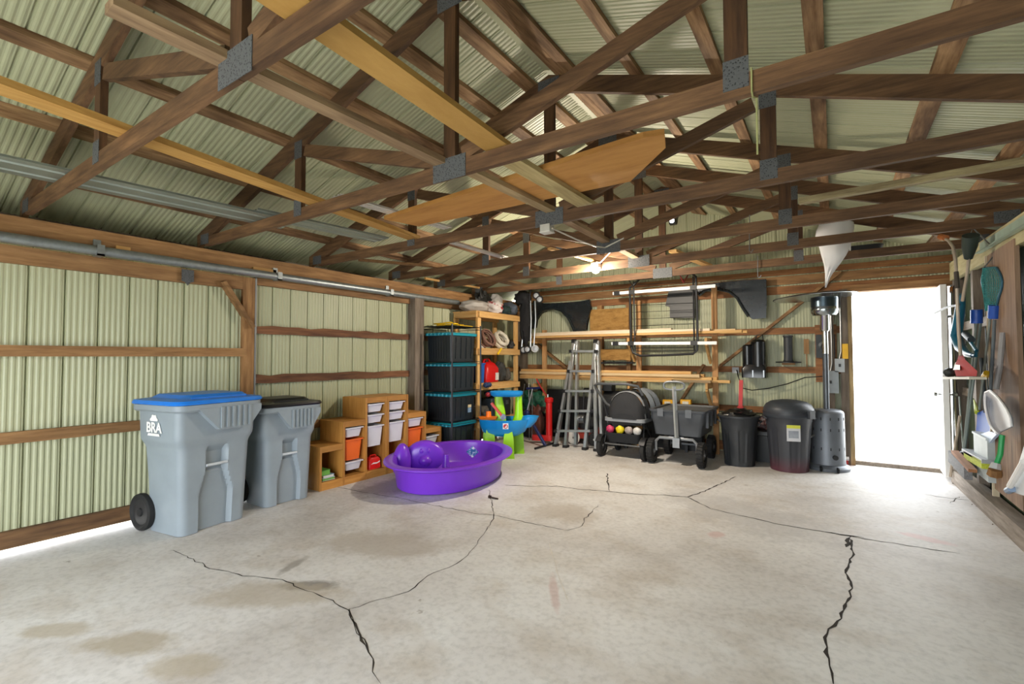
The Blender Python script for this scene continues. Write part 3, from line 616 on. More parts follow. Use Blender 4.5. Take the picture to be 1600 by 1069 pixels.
# ------------------------------------------------------------------ wire rack with totes
RKX0, RKX1, RKY0, RKY1 = -5.05, -4.46, 5.1, 5.755
rk = thing('wire_rack', 'black wire shelf rack stacked with teal lidded totes', 'rack', (-4.76, 5.47, 0))
for x in (RKX0, RKX1):
    for y in (RKY0, RKY1): part('post', MB().tube([(x, y, 0), (x, y, 1.925)], .0125, 8), mat('#3a3a3d', .35, .6), rk)
for z in (.07, .525, .96, 1.385, 1.9):
    s = MB()
    for d in (0, .035):
        s.tube([(RKX0, RKY0, z - d), (RKX1, RKY0, z - d)], .004, 5).tube([(RKX0, RKY1, z - d), (RKX1, RKY1, z - d)], .004, 5).tube([(RKX0, RKY0, z - d), (RKX0, RKY1, z - d)], .004, 5).tube([(RKX1, RKY0, z - d), (RKX1, RKY1, z - d)], .004, 5)
    for k in range(1, 12): s.tube([(RKX0, RKY0 + (RKY1 - RKY0) * k / 12, z), (RKX1, RKY0 + (RKY1 - RKY0) * k / 12, z)], .003, 4)
    part('wire_shelf', s, BLACK, rk)
TEAL = mat('#128ba0', .4, 0, .06); TDK = mat('#1f262b', .42, 0, .1)
def tote(z, h, label, stk=False):
    X0, X1, Y0, Y1 = -5.025, -4.5, 5.14, 5.715
    t = thing('storage_tote', label, 'tote', (-4.75, 5.47, z), 0, 'totes on the wire rack')
    bd = part('body', MB().loft([rrect(X0 + .03, X1 - .028, Y0 + .03, Y1 - .03, .04, z), rrect(X0 + .012, X1 - .012, Y0 + .012, Y1 - .012, .05, z + h - .05), rrect(X0, X1, Y0, Y1, .05, z + h - .048), rrect(X0, X1, Y0, Y1, .05, z + h - .03)]), TDK, t)
    for k in range(4):
        y = Y0 + .11 + k * .118; part('rib', MB().beam((X1 - .022, y, z + .04), (X1 - .01, y, z + h - .07), .02, .018, (1, 0, 0)), TDK, bd, False)
    for k in range(7):
        x = X0 + .1 + k * .05; part('rib', MB().beam((x, Y0 + .025, z + .04), (x, Y0 + .015, z + h - .07), .012, .012, (0, -1, 0)), TDK, bd, False)
    ld = part('lid', MB().loft([rrect(X0 - .012, X1 + .012, Y0 - .012, Y1 + .012, .05, z + h - .045), rrect(X0 - .015, X1 + .015, Y0 - .015, Y1 + .015, .05, z + h - .012), rrect(X0, X1, Y0, Y1, .05, z + h - .002), rrect(X0 + .05, X1 - .05, Y0 + .05, Y1 - .05, .04, z + h - .002), rrect(X0 + .07, X1 - .07, Y0 + .07, Y1 - .07, .04, z + h + .006)]), TEAL, t)
    for k in range(6):
        x = X0 + .06 + k * .075; part('scallop', MB().lathe([(.03, z + h - .045), (.03, z + h - .01)], 10, TM((x, Y0 - .004, 0))), TEAL, ld)
    if stk:
        part('sticker', MB().box((X1 - .026, 5.52, z + .1), (X1 - .012, 5.6, z + .17)), mat('#7f9dbd', .6, 0, .5, 60), t, False, label='blue and white printed sticker')
        part('sticker', MB().box((X1 - .024, 5.52, z + .175), (X1 - .010, 5.6, z + .215)), mat('#d8c9a0', .6, 0, .4, 60), t, False)
tote(.075, .43, 'bottom tote of the wire rack, black with a teal lid'); tote(.53, .4, 'tote with a printed sticker, second from the rack floor', True)
tote(.965, .4, 'black tote with a teal lid, second from the rack top'); tote(1.39, .42, 'topmost black tote of the wire rack, teal lid')
rp = MB(); rnd = random.Random(3)
pts = [V(-4.75 + .24 * math.cos(a * 1.7) * (.6 + .4 * math.sin(a * .37)), 5.43 + .26 * math.sin(a * 1.1), 1.912 + .012 * (1 + math.sin(a * 2.3)) + (.03 if 20 < a < 22 else 0)) for a in [k * .22 for k in range(150)]]
part('yellow_rope', rp.tube(pts, .011, 6), mat('#d9b012', .7), None, True, 'yellow rope heaped on top of the wire rack', 'rope')
# ------------------------------------------------------------------ purple paddling pool
PUR = mat('#7a38cf', .3, 0, .05, 3)
pc = V(-3.84, 4.38, 0)
pt = thing('paddling_pool', 'purple plastic kiddie pool with a moulded animal head', 'paddling pool', pc, math.radians(12))
def el(a, b, z, n=56, sq=.0): return [(a * math.cos(2 * math.pi * k / n) * (1 + sq * math.sin(4 * math.pi * k / n + math.pi / 2) * 0), b * math.sin(2 * math.pi * k / n), z) for k in range(n)]
A_, B_ = .70, .93
part('tub', MB().loft([el(A_ - .18, B_ - .18, .0), el(A_ - .15, B_ - .15, .015), el(A_ - .115, B_ - .115, .25), el(A_ - .105, B_ - .105, .268), el(A_ - .02, B_ - .02, .268), el(A_, B_, .278), el(A_, B_, .292), el(A_ - .025, B_ - .025, .302), el(A_ - .09, B_ - .09, .302), el(A_ - .12, B_ - .12, .288), el(A_ - .165, B_ - .165, .06), el(A_ - .2, B_ - .2, .03), el(.05, .07, .03)]), PUR, pt, local=True, ang=50)
vx = Matrix.Rotation(-math.radians(12), 4, 'Z')
def pl_(wx, wy, z): return vx @ (V(wx, wy, z) - V(pc.x, pc.y, 0))
hd_ = gz(664, 707, .28)
h0 = pl_(hd_.x, hd_.y, 0) ; h0.z = 0
cdir = (vx.to_3x3() @ (V(-hd_.x, -hd_.y, 0))).normalized()
hr = MB()
sdv = V(-cdir.y, cdir.x, 0)
for i in range(13):
    t_ = i / 12; rr = [.02, .10, .155, .185, .198, .205, .208, .206, .2, .185, .15, .09, .01][i]
    d_ = [-.09, -.08, -.065, -.04, -.015, 0.01, .03, .05, .07, .085, .1, .108, .11][i]
    hr_ring = [h0 + cdir * d_ + sdv * math.cos(2 * math.pi * k / 28) * rr * 1.15 + V(0, 0, .245 + rr * .92 * math.sin(2 * math.pi * k / 28) + d_ * -.15) for k in range(28)]
    hr.v += hr_ring
n_ = len(hr.v) // 28
for i in range(n_ - 1):
    for k in range(28): hr.f.append((i * 28 + k, i * 28 + (k + 1) % 28, (i + 1) * 28 + (k + 1) % 28, (i + 1) * 28 + k))
head = part('animal_head', hr, PUR, pt, local=True, ang=60)
for s in (-1, 1):
    e = h0 + cdir * .095 + sdv * s * .042 + V(0, 0, .315)
    part('eye', MB().ball(e, (.026, .026, .034), 12, 8), PUR, head, local=True)
    part('nostril', MB().ball(h0 + cdir * .118 + sdv * s * .03 + V(0, 0, .2), (.016, .016, .01), 8, 6), PUR, head, local=True)
part('snout', MB().ball(h0 + cdir * .09 + V(0, 0, .2), (.08, .08, .07), 16, 10), PUR, head, local=True)
f0 = pl_(*gz(628, 712, .28)); f0.z = 0
part('seat_back', MB().ball(f0 + V(0, 0, .21), (.1, .125, .215), 20, 14, .06, 2), PUR, pt, local=True)
s0 = pl_(*gz(697, 722, .2)); s0.z = .03
part('spout', MB().lathe([(.075, 0), (.05, .1), (.035, .22), (.03, .26), (.002, .262)], 18, TM(s0)), PUR, pt, local=True)
sq = gz(738, 705, .2); sq_l = pl_(sq.x, sq.y, .18); sdir = V(-sdv.x, -sdv.y, 0)
c45, u_ = .1, V(0, 0, 1)
STK = mottled('pool_sticker', [(.42, '#e8edf2'), (.5, '#3f78b8'), (.7, '#1d3f7a')], 28, .4)
def quad(p, a, b, th): n = a.cross(b).normalized() * th; return MB().loft([[p, p + a, p + a + b, p + b], [p + n, p + a + n, p + a + b + n, p + b + n]])
tl = V(-.35, 0, 1).normalized()
p_c = gy(738, 707, 4.75); p_l = vx @ (p_c - V(pc.x, pc.y, 0)); aa = (sdv * .62 + V(0, 0, .55)) * .13; bb_ = (sdv * -.6 + V(0, 0, .62)) * .13
yy0 = math.sqrt(max(0, 1 - (p_l.x / (A_ - .13)) ** 2)) * (B_ - .13)
part('sticker', quad(V(p_l.x, p_l.y, p_l.z - .07) , aa, bb_, .003), STK, pt, False, local=True, label='diamond shaped blue and white sticker')
# ------------------------------------------------------------------ water play table
GRN = mat('#9bdc1c', .35, 0, .05); AQU = mat('#1591dc', .3, 0, .06); ORG = mat('#f07a1c', .4); RED = mat('#c51f22', .35, 0, .06)
wt = thing('water_table', 'blue and lime green toy water table behind the pool', 'toy table', (-4.05, 5.82, 0), YAW)
def ell(cx, cy_, a, b, z, n=32, e=1.): return [(cx + a * math.copysign(abs(math.cos(2 * math.pi * k / n)) ** e, math.cos(2 * math.pi * k / n)), cy_ + b * math.copysign(abs(math.sin(2 * math.pi * k / n)) ** e, math.sin(2 * math.pi * k / n)), z) for k in range(n)]
bs = part('basin', MB().loft([ell(-.02, 0, .22, .16, .3), ell(-.02, 0, .32, .24, .36), ell(-.01, 0, .37, .28, .47), ell(0, 0, .385, .295, .53), ell(0, 0, .39, .3, .545), ell(0, 0, .36, .27, .545), ell(0, 0, .34, .25, .47), ell(0, 0, .2, .14, .44)]), AQU, wt, local=True, ang=60)
part('spout_lip', MB().loft([ell(.28, -.02, .1, .1, .42), ell(.34, -.02, .12, .12, .5), ell(.38, -.02, .12, .13, .58), ell(.37, -.02, .09, .1, .58), ell(.33, -.02, .06, .07, .5)]), AQU, wt, local=True, ang=60)
for x, y in ((.05, -.2), (-.26, .1), (.2, .16), (-.22, -.14)):
    a1 = .085; part('leg', MB().loft([[(x - a1, y - .05, 0), (x + a1, y - .05, 0), (x + a1, y + .05, 0), (x - a1, y + .05, 0)], [(x - .07, y - .035, .3), (x + .07, y - .035, .3), (x + .07, y + .035, .3), (x - .07, y + .035, .3)], [(x - .045, y - .03, .42), (x + .045, y - .03, .42), (x + .045, y + .03, .42), (x - .045, y + .03, .42)]]), GRN, wt, local=True)
part('tower', MB().loft([rrect(-.15, .02, -.06, .06, .03, .45), rrect(-.15, -.0, -.055, .055, .03, .65), rrect(-.16, -.05, -.05, .05, .03, .9)]), GRN, wt, local=True)
part('tower', MB().loft([ell(.2, .02, .1, .08, .5), ell(.2, .02, .06, .05, .6), ell(.2, .02, .045, .04, .9)]), GRN, wt, local=True)
tp = part('top_tray', MB().loft([ell(.02, 0, .2, .12, .87, 32, .6), ell(.02, 0, .24, .15, .9, 32, .6), ell(.02, 0, .245, .155, .945, 32, .6), ell(.02, 0, .225, .135, .945, 32, .6), ell(.02, 0, .2, .11, .905, 32, .6)]), AQU, wt, local=True, ang=60)
part('knob', MB().ball((-.25, -.06, .9), (.04, .03, .035), 12, 8), mat('#8c1a24', .4), tp, local=True)
part('slide', MB().beam((-.2, -.09, .78), (-.05, -.12, .6), .05, .03), RED, wt, local=True)
part('play_boat', MB().loft([ell(-.25, -.12, .12, .06, .545), ell(-.25, -.12, .14, .08, .585), ell(-.25, -.12, .11, .06, .587)]).lathe([(.04, .58), (.035, .66), (.002, .665)], 12, TM((-.24, -.12, 0))), ORG, wt, local=True)
part('water_wheel', MB().lathe([(.045, -.02), (.045, .02)], 10, TM((-.03, -.12, .58), 0, math.pi / 2)), mat('#7d86a0', .5, 0, .4, 30), wt, local=True)
lg = part('logo_badge', MB().box((-.03, -.302, .43), (.05, -.285, .51)), WHITE, wt, False, local=True, label='white square badge with a red mark')
part('logo_mark', MB().lathe([(.032, 0), (.032, .002)], 20, TM((.01, -.3025, .47), 0, math.pi / 2)), mat('#c02036', .5), lg, False, local=True)
part('logo_arrow', MB().prism([(-.008, .452), (.028, .452), (.028, .488), (.018, .488), (.018, .474), (.002, .462)], -.3065, -.304, 'xz'), WHITE, lg, False, local=True)
# ================================================================== SHELF CORNER
SX0, SX1, SY0, SY1 = -5.05, -4.56, 5.81, 6.95
sh = thing('lumber_shelf', 'homemade pale lumber shelf unit in the far left corner', 'shelf', (-4.78, 6.44, 0))
for x in (SX0, SX1 - .04):
    for y in (SY0, SY1 - .09): part('post', MB().box((x, y, 0), (x + .038, y + .088, 2.17)), LZ, sh, False)
SZ = (.46, 1.04, 1.59, 2.17)
for z in SZ:
    part('rail', MB().box((SX1 - .002, SY0, z - .1), (SX1 + .036, SY1, z - .012)), LY, sh, False)
    part('rail', MB().box((SX0 + .04, SY0 - .038, z - .1), (SX1 - .002, SY0, z - .012)), LX, sh, False)
    part('rail', MB().box((SX0 - .002, SY0, z - .1), (SX0 + .034, SY1, z - .012)).tr(Matrix.Translation((.042, 0, 0))), LY, sh, False)
    for k in range(3): part('shelf_board', MB().box((SX0 + .005 + k * .165, SY0 - .03, z - .011), (SX0 + .16 + k * .165, SY1 - .02, z + .004)), LY, sh, False)
def blob(name, c, r, m, label, cat, amp=.35, fr=2.5, seed=1, flat=None, group=None, seg=26, rg=16):
    mb = MB().ball(c, r, seg, rg, amp, fr, seed)
    if flat is not None:
        for p in mb.v:
            if p.z < flat: p.z = flat
    return part(name, mb, m, None, True, label, cat, group, ang=60)
zt = 2.178
blob('canvas_bag', (-4.79, 6.03, zt + .09), (.21, .27, .1), mat('#a9a39d', .85, 0, .15, 5, .3, 40), 'long grey white canvas bag at the near end of the shelf top', 'bag', .3, 2.2, 1, zt)
blob('striped_cloth', (-4.68, 6.4, zt + .09), (.15, .13, .12), mottled('red_white_cloth', [(.42, '#a81e2c'), (.48, '#d9d2cd'), (.7, '#cfc8c4')], 5, .85), 'crumpled red and white cloth on the shelf top', 'cloth', .5, 3, 2, zt)
blob('jacket', (-4.64, 6.6, zt + .05), (.15, .1, .1), mat('#1d2f2f', .85, 0, .3, 8, .3, 30), 'dark green jacket slumped over the shelf edge', 'clothing', .5, 3, 3, zt)
blob('cushion', (-4.66, 6.83, zt + .1), (.15, .13, .12), mat('#4a525e', .8, 0, .25, 6, .2, 30), 'slate blue cushion at the far end of the shelf top', 'cushion', .35, 2, 4, zt)
blob('pillow', (-4.9, 6.78, zt + .19), (.1, .17, .19), mat('#b7b4b1', .8, 0, .1, 4), 'pale grey pillow behind the blue cushion', 'pillow', .3, 2, 5, zt)
blob('garbage_bag', (-4.93, 6.44, zt + .17), (.1, .2, .21), mat('#1b1d1c', .5, 0, .2, 8, .4, 25), 'black bag heaped at the back of the shelf top', 'bag', .6, 4, 6, zt)
# second shelf
z2 = 1.598
bx1 = thing('cardboard_carton', 'white carton at the back of the upper middle shelf', 'box', (-4.88, 6.2, z2))
part('carton_body', MB().box((-4.98, 6.08, z2), (-4.8, 6.32, z2 + .22)), mat('#d4d1cb', .7), bx1, False)
part('flap', MB().beam((-4.805, 6.2, z2 + .22), (-4.8, 6.2, z2 + .28), .23, .004), mat('#d4d1cb', .7), bx1, False)
def coil(name, c, R0, r, n, m, label, cat, tilt=.9, sq=1, seed=1):
    pts = []; rnd = random.Random(seed)
    M = TM(c, 0, 0, tilt)
    for k in range(n * 16):
        a = 2 * math.pi * k / 16; q = R0 * (1 + .12 * math.sin(a * .23 + seed) + rnd.uniform(-.03, .03)); pts.append(M @ V(q * math.cos(a), q * sq * math.sin(a), .05 * math.sin(a * .31) + rnd.uniform(-.006, .006)))
    return part(name, MB().tube(pts, r, 6), m, None, True, label, cat)
coil('hose_coil', (-4.63, 6.14, z2 + .155), .135, .013, 9, mat('#7c5a4d', .6, 0, .2), 'coil of brown extension hose on the upper middle shelf', 'hose', 1.1, 1, 2)
coil('rope_bundle', (-4.66, 6.56, z2 + .15), .12, .02, 8, mat('#d6cfbf', .85, 0, .12), 'thick white rope bundle on the upper middle shelf', 'rope', 1.1, 1.1, 5)
blob('tool_pouch', (-4.64, 6.83, z2 + .06), (.07, .06, .08), mat('#2a2a28', .7, 0, .5, 20), 'dark pouch with white clips beside the rope bundle', 'pouch', .5, 4, 7, z2)
blob('cord_wrap', (-4.62, 5.9, z2 + .09), (.05, .05, .09), mat('#d8ac18', .6), 'yellow cord wrap at the shelf corner', 'cord', .3, 4, 8, z2)
part('yellow_handle', MB().tube([(-4.5, 6.26, 1.5), (-4.5, 6.36, 1.59)], .018, 8), mat('#e0b91c', .45), None, True, 'yellow tool handle hanging below the hose coil', 'tool handle')  # bare yellow tool handle, no blade modelled
# third shelf
z3 = 1.048
gc = thing('gas_can', 'red plastic fuel can on the lower middle shelf', 'fuel can', (-4.7, 6.22, z3))
REDP = mat('#cf1719', .35, 0, .05)
part('can_body', MB().loft([rrect(-4.82, -4.58, 6.08, 6.4, .04, z3), rrect(-4.83, -4.57, 6.07, 6.41, .05, z3 + .04), rrect(-4.83, -4.57, 6.07, 6.41, .05, z3 + .22), rrect(-4.79, -4.61, 6.11, 6.37, .06, z3 + .3), rrect(-4.76, -4.64, 6.2, 6.3, .04, z3 + .33)]), REDP, gc, ang=50)
part('handle', MB().tube([(-4.7, 6.12, z3 + .28), (-4.7, 6.15, z3 + .36), (-4.7, 6.28, z3 + .37), (-4.7, 6.34, z3 + .29)], .018, 8), REDP, gc)
part('label_sticker', MB().box((-4.571, 6.29, z3 + .03), (-4.567, 6.38, z3 + .15)), mat('#d5d2cc', .6, 0, .4, 70), gc, False)
part('cap', MB().lathe([(.03, 0), (.03, .04), (.002, .042)], 14, TM((-4.7, 6.22, z3 + .325))), BLACK, gc)
bb2 = thing('blue_bin', 'blue plastic bin beside the fuel can', 'bin', (-4.64, 5.98, z3))
part('bin_body', MB().loft([rrect(-4.76, -4.59, 5.90, 6.02, .02, z3), rrect(-4.77, -4.58, 5.89, 6.03, .02, z3 + .3)]), mat('#1c5fb4', .4), bb2)
part('bin_rim', MB().loft([rrect(-4.78, -4.57, 5.88, 6.04, .02, z3 + .29), rrect(-4.78, -4.57, 5.88, 6.04, .02, z3 + .31)]), mat('#1c5fb4', .4), bb2)
blob('grey_sack', (-4.7, 6.58, z3 + .15), (.12, .1, .17), mat('#3a3a38', .85, 0, .3, 8), 'dark grey sack right of the fuel can', 'sack', .3, 3, 9, z3)
blob('tarp_roll', (-4.7, 6.77, z3 + .1), (.1, .07, .11), mat('#54504a', .85, 0, .3, 8), 'olive roll at the far end of the lower middle shelf', 'roll', .3, 3, 10, z3)
blob('blue_glove', (-4.48, 5.95, 1.02), (.05, .09, .04), mat('#2b3d63', .85, 0, .3, 8), 'navy glove hanging on the shelf rail', 'glove', .4, 4, 11)
# bottom shelf
z4 = .468
for k, (y, h, c, lab) in enumerate(((6.06, .2, '#57534d', 'grey power tool case on the bottom shelf'), (6.38, .3, '#26303a', 'dark crate in the middle of the bottom shelf'), (6.68, .34, '#1f2225', 'black toolbox at the far end of the bottom shelf'))):
    t = thing('toolbox', lab, 'toolbox', (-4.7, y, z4), 0, 'cases on the bottom shelf')
    part('case_body', MB().loft([rrect(-4.94, -4.62, y - .12, y + .12, .02, z4), rrect(-4.94, -4.61, y - .125, y + .125, .02, z4 + h * .7), rrect(-4.92, -4.63, y - .11, y + .11, .03, z4 + h)]), mat(c, .5, 0, .2), t)
    part('latch', MB().box((-4.612, y - .03, z4 + h * .55), (-4.6, y + .03, z4 + h * .75)), STEEL, t, False)
    part('case_handle', MB().tube([(-4.78, y - .06, z4 + h), (-4.78, y - .05, z4 + h + .035), (-4.78, y + .05, z4 + h + .035), (-4.78, y + .06, z4 + h)], .01, 6), BLACK, t)
blob('blue_towel', (-4.74, 6.38, z4 + .38), (.1, .1, .05), mat('#3c6a9c', .85, 0, .2), 'blue towel on the middle crate', 'towel', .3, 3, 12, z4 + .345)
# folded umbrella stroller hanging from the sixth truss --------------------------------
hs = thing('folded_stroller', 'folded black umbrella stroller hanging in the far left corner', 'stroller', (-4.42, 7.12, 1.7))
def H_(x, y, d=7.12): return gy(x, y, d)
TUBE_ = mat('#3b3d40', .35, .7)
for x0, x1, d in ((818, 815, 7.1), (829, 829, 7.1), (836, 834, 7.2)):
    part('frame_tube', MB().tube([H_(x0, 470, d), H_(x0 + 1, 500, d), H_(x1, 545, d)], .012, 8), ALU, hs)
part('crook_handle', MB().tube([H_(816, 470), H_(816, 455), H_(818, 447)], .016, 8), BLACK, hs)
part('crook_handle', MB().tube([H_(828, 470), H_(829, 455), H_(830, 447)], .016, 8), BLACK, hs)
part('hanging_hook', MB().tube([H_(822, 447), V(-4.4, 7.0, 2.6), V(-4.4, 6.57, 2.64)], .008, 6), STEEL, hs)
part('seat_fabric', MB().ball(H_(821, 500), (.12, .09, .42), 18, 14, .3, 3, 3), mat('#121214', .85, 0, .2, 8, .3, 30), hs)
part('hood', MB().ball(H_(817, 466), (.16, .12, .13), 18, 12, .35, 3, 5), mat('#151517', .8, 0, .2, 8), hs)
part('care_pocket', MB().ball(H_(816, 480), (.06, .05, .06), 12, 8, .3, 3, 2), mat('#b9b7b4', .7), hs)
for x, y in ((836, 545), (824, 546), (818, 547), (838, 462), (843, 468)):
    p = H_(x, y, 7.05); M = TM(p, .3, math.pi / 2); lo = y > 500
    wv = part('wheel', MB().lathe([(.03, -.012), (.062 , -.012), (.066, 0), (.062, .012), (.045, .012), (.04, .006)], 20, M), RUBBER if x != 836 else mat('#b5b8bb', .4), hs)
    part('hub', MB().lathe([(.044, -.014), (.044, .0135), (.012, .02)], 8, M), mat('#aeb1b4', .4, .3), wv)
# ================================================================== BACK WALL
YW = YB - .05
FEN = mat('#20262a', .25, 0, .2, 4, 0, 80, .4)
def fender(name, outline, arch, label, y=YW - .16):
    o = [gy(x, yy, y) for x, yy in outline]; t = thing(name, label, 'car fender', (sum(p.x for p in o) / len(o), y + .03, min(p.z for p in o)), 0, 'car fenders on the back wall')
    mb = MB(); n = len(o)
    inner = [p + V(0, .05, 0) for p in o]
    # curved skin: outline loft with a bulge
    c = [p + V(0, -.04 * (1 if i % 2 else .7), 0) for i, p in enumerate(o)]
    mb.prism([(p.x, p.z) for p in o], y, y + .012, 'xz')
    part('skin', mb, FEN, t, False)
    if arch:
        ar = [gy(x, yy, y) for x, yy in arch]
        mb2 = MB(); mb2.tube([p + V(0, -.01, 0) for p in ar], .022, 8); part('arch_lip', mb2, FEN, t)
        mb3 = MB().sheet([[p for p in ar], [p + V(0, .12, 0) for p in ar]]); part('arch_liner', mb3, BLACK, t)
    e = [o[i] for i in range(n)]
    part('edge_flange', MB().sheet([[p for p in e] + [e[0]], [p + V(0, .06, 0) for p in e] + [e[0] + V(0, .06, 0)]]), FEN, t)
    return t
A1 = [(834, 512), (836, 500), (842, 490), (852, 484), (866, 482), (878, 486), (886, 494), (893, 506), (898, 518)]
fender('car_fender', [(831, 514)] + [(833, 470), (850, 474), (880, 473), (905, 471), (921, 468), (923, 482), (918, 500), (916, 515), (900, 519)] + A1[::-1], A1, 'dark car fender with wheel arch left of the ladder')
A2 = [(1092, 462), (1100, 455), (1118, 451), (1140, 456), (1152, 466), (1160, 480), (1170, 495)]
fender('car_fender', [(1088, 456), (1088, 446), (1120, 442), (1160, 438), (1197, 436), (1198, 470), (1197, 497), (1176, 499)] + A2[::-1], A2, 'dark car fender behind the wooden rack post on the right')
tr_ = MB(); q0 = gy(1062, 468, YW - .06)
td = thing('mud_flap', 'black plastic mud flap hung behind the rack frame', 'mud flap', (q0.x, YW - .06, q0.z - .3))
part('flap', MB().prism([(q.x, q.z) for q in (gy(1046, 452, YW - .1), gy(1086, 452, YW - .1), gy(1086, 497, YW - .1), gy(1047, 497, YW - .1), gy(1047, 480, YW - .1), gy(1040, 478, YW - .1))], YW - .12, YW - .05, 'xz'), BLACK, td, False)
for yy in (476, 486): part('ridge', MB().beam(gy(1048, yy, YW - .125), gy(1084, yy, YW - .125), .02, .03), BLACK, td, False)
# insulation batts
INS = mottled('insulation', [(.3, '#7d5a2c'), (.5, '#a87f45'), (.7, '#bd9355')], 6, .95, (1, 1, 3), .6)
def batt(px0, py0, px1, py1, label, y=YW - .02):
    a, b = gy(px0, py0, y), gy(px1, py1, y); n = 12; rows = []
    mb = MB(); 
    front = [[V(a.x + (b.x - a.x) * i / n, y - .09 + .02 * noise.noise(V(i * .7, j * .9, px0)), a.z + (b.z - a.z) * j / 6) + V(0, 0, .008 * noise.noise(V(i, j, 3))) for i in range(n + 1)] for j in range(7)]
    mb.sheet(front); mb.sheet([[V(p.x, y, p.z) for p in front[0]], front[0]]); mb.sheet([front[-1], [V(p.x, y, p.z) for p in front[-1]]])
    mb.sheet([[r[0], V(r[0].x, y, r[0].z)] for r in front]); mb.sheet([[r[-1], V(r[-1].x, y, r[-1].z)] for r in front])
    part('insulation_batt', mb, INS, None, True, label, 'insulation', 'brown insulation batts')
batt(925, 485, 985, 519, 'large brown insulation batt left of the rack frame'); batt(934, 546, 988, 563, 'smaller brown insulation batt below the lumber')
part('metal_channel', MB().beam(gy(938, 567, YW - .1), gy(992, 567, YW - .1), .05, .03), BLACK, None, False, 'black metal channel below the insulation', 'channel')
# wooden lumber rack -----------------------------------------------------------------
YR = 7.62
rkL = thing('lumber_rack', 'wooden wall rack with arms holding long lumber', 'rack', (-2.2, YR, 0))
for px_, nm in ((1117, 0), (998, 1)):
    p = gy(px_, 560, YR); m = wood('#b98450', '#dcae78', 'z', stain=.15)
    part('upright', MB().box((p.x - .04, YR, 0), (p.x + .04, YR + .04, gy(px_, 447 if not nm else 470, YR).z)), m, rkL, False)
    for py in (533, 602):
        z = gy(px_, py, YR).z
        part('arm', MB().box((p.x - .075, YR - .32, z - .045), (p.x - .042, YR + .04, z + .04)), LY, rkL, False)
        part('arm_brace', MB().beam((p.x - .058, YR - .3, z - .05), (p.x - .058, YR - .01, z - .32), .03, .07), LY, rkL, False)
for px_ in (850,):
    p = gy(px_, 560, YR); part('upright', MB().box((p.x - .04, YR, 0), (p.x + .04, YR + .04, 1.95)), wood('#b98450', '#dcae78', 'z', stain=.15), rkL, False)
    for py in (533, 602):
        z = gy(px_, py, YR).z; part('arm', MB().box((p.x - .075, YR - .32, z - .045), (p.x - .042, YR + .04, z + .04)), LY, rkL, False)
zu = max(gy(1117, 533, YR).z, gy(998, 533, YR).z, gy(850, 533, YR).z) + .042; zl = max(gy(1117, 602, YR).z, gy(998, 602, YR).z, gy(850, 602, YR).z) + .042
UPW = [wood('#d9c3a4', '#efe2cc', 'x', stain=.05), LX, wood('#cfae7d', '#e8cfa5', 'x', stain=.1)]
lum = [  # (px left, px right, y offset, z, w, h, material)
 (816, 1160, -.31, zu, .09, .036, LX), (826, 1120, -.2, zu, .09, .036, UPW[2]), (820, 1168, -.1, zu, .08, .036, LX),
 (820, 1110, -.3, zu + .038, .09, .032, UPW[0]), (850, 1060, -.19, zu + .038, .09, .032, UPW[0]), (824, 1150, -.09, zu + .038, .07, .03, UPW[2]), (826, 1050, -.27, zu + .072, .07, .024, UPW[0]),
 (814, 1050, -.31, zl, .09, .04, LX), (814, 1110, -.2, zl, .09, .04, UPW[2]), (814, 1140, -.1, zl, .08, .04, LX),
 (814, 1112, -.268, zl + .042, .09, .04, LX), (816, 1095, -.165, zl + .042, .09, .04, UPW[2]), (814, 1120, -.07, zl + .042, .08, .04, LX), (814, 1093, -.3, zl + .084, .1, .04, UPW[2]), (814, 1100, -.17, zl + .084, .1, .04, LX), (816, 1080, -.25, zl + .126, .09, .04, LX)]
nmb = ['front lower', 'middle lower', 'back lower', 'white front upper', 'white middle upper', 'back upper', 'topmost white']
for i, (l, r, dy, z, w_, h_, m) in enumerate(lum):
    x0, x1 = gy(l, 530, YR + dy).x, gy(r, 530, YR + dy).x
    up_ = i < 7
    lab = 'pale %s board of the upper lumber stack' % nmb[i] if up_ else '%s long board of the lower lumber stack' % ['frontmost bottom', 'middle bottom', 'rear bottom', 'front second layer', 'middle second layer', 'rear second layer', 'front third layer', 'rear third layer', 'single topmost'][i - 7]
    part('lumber_board', MB().box((x0, YR + dy - w_ / 2, z), (x1, YR + dy + w_ / 2, z + h_)), m, None, False, lab, 'lumber', 'upper lumber stack' if up_ else 'lower lumber stack')
# hanging black frame with white bars ---------------------------------------------------
YFm = 7.2
def F_(x, y, d=YFm): return gy(x, y, d)
tf = thing('rack_frame', 'black tube carrier frame with two white crossbars hanging on the lumber rack', 'frame', F_(1040, 555))
out = [(992, 443), (1000, 436), (1040, 431), (1080, 427), (1087, 432), (1089, 480), (1090, 530), (1089, 547), (1083, 553), (1040, 555), (1000, 556), (989, 551), (986, 540), (985, 500), (984, 450)]
part('tube_frame', MB().tube([F_(*p) for p in out], .018, 8, True), BLACK, tf)
part('inner_tube', MB().tube([F_(990, 440), F_(992, 548)], .012, 8), BLACK, tf)
part('inner_tube', MB().tube([F_(1083, 432), F_(1085, 548)], .012, 8), BLACK, tf)
for k in range(7):
    y0 = 441 + k * 10.8; part('wire', MB().tube([F_(988, y0 + 4), F_(1086, y0)], .004, 5), BLACK, tf)
for y0 in (541, 546): part('bottom_bar', MB().tube([F_(992, y0 + 3), F_(1086, y0 + 2)], .006, 6), BLACK, tf)
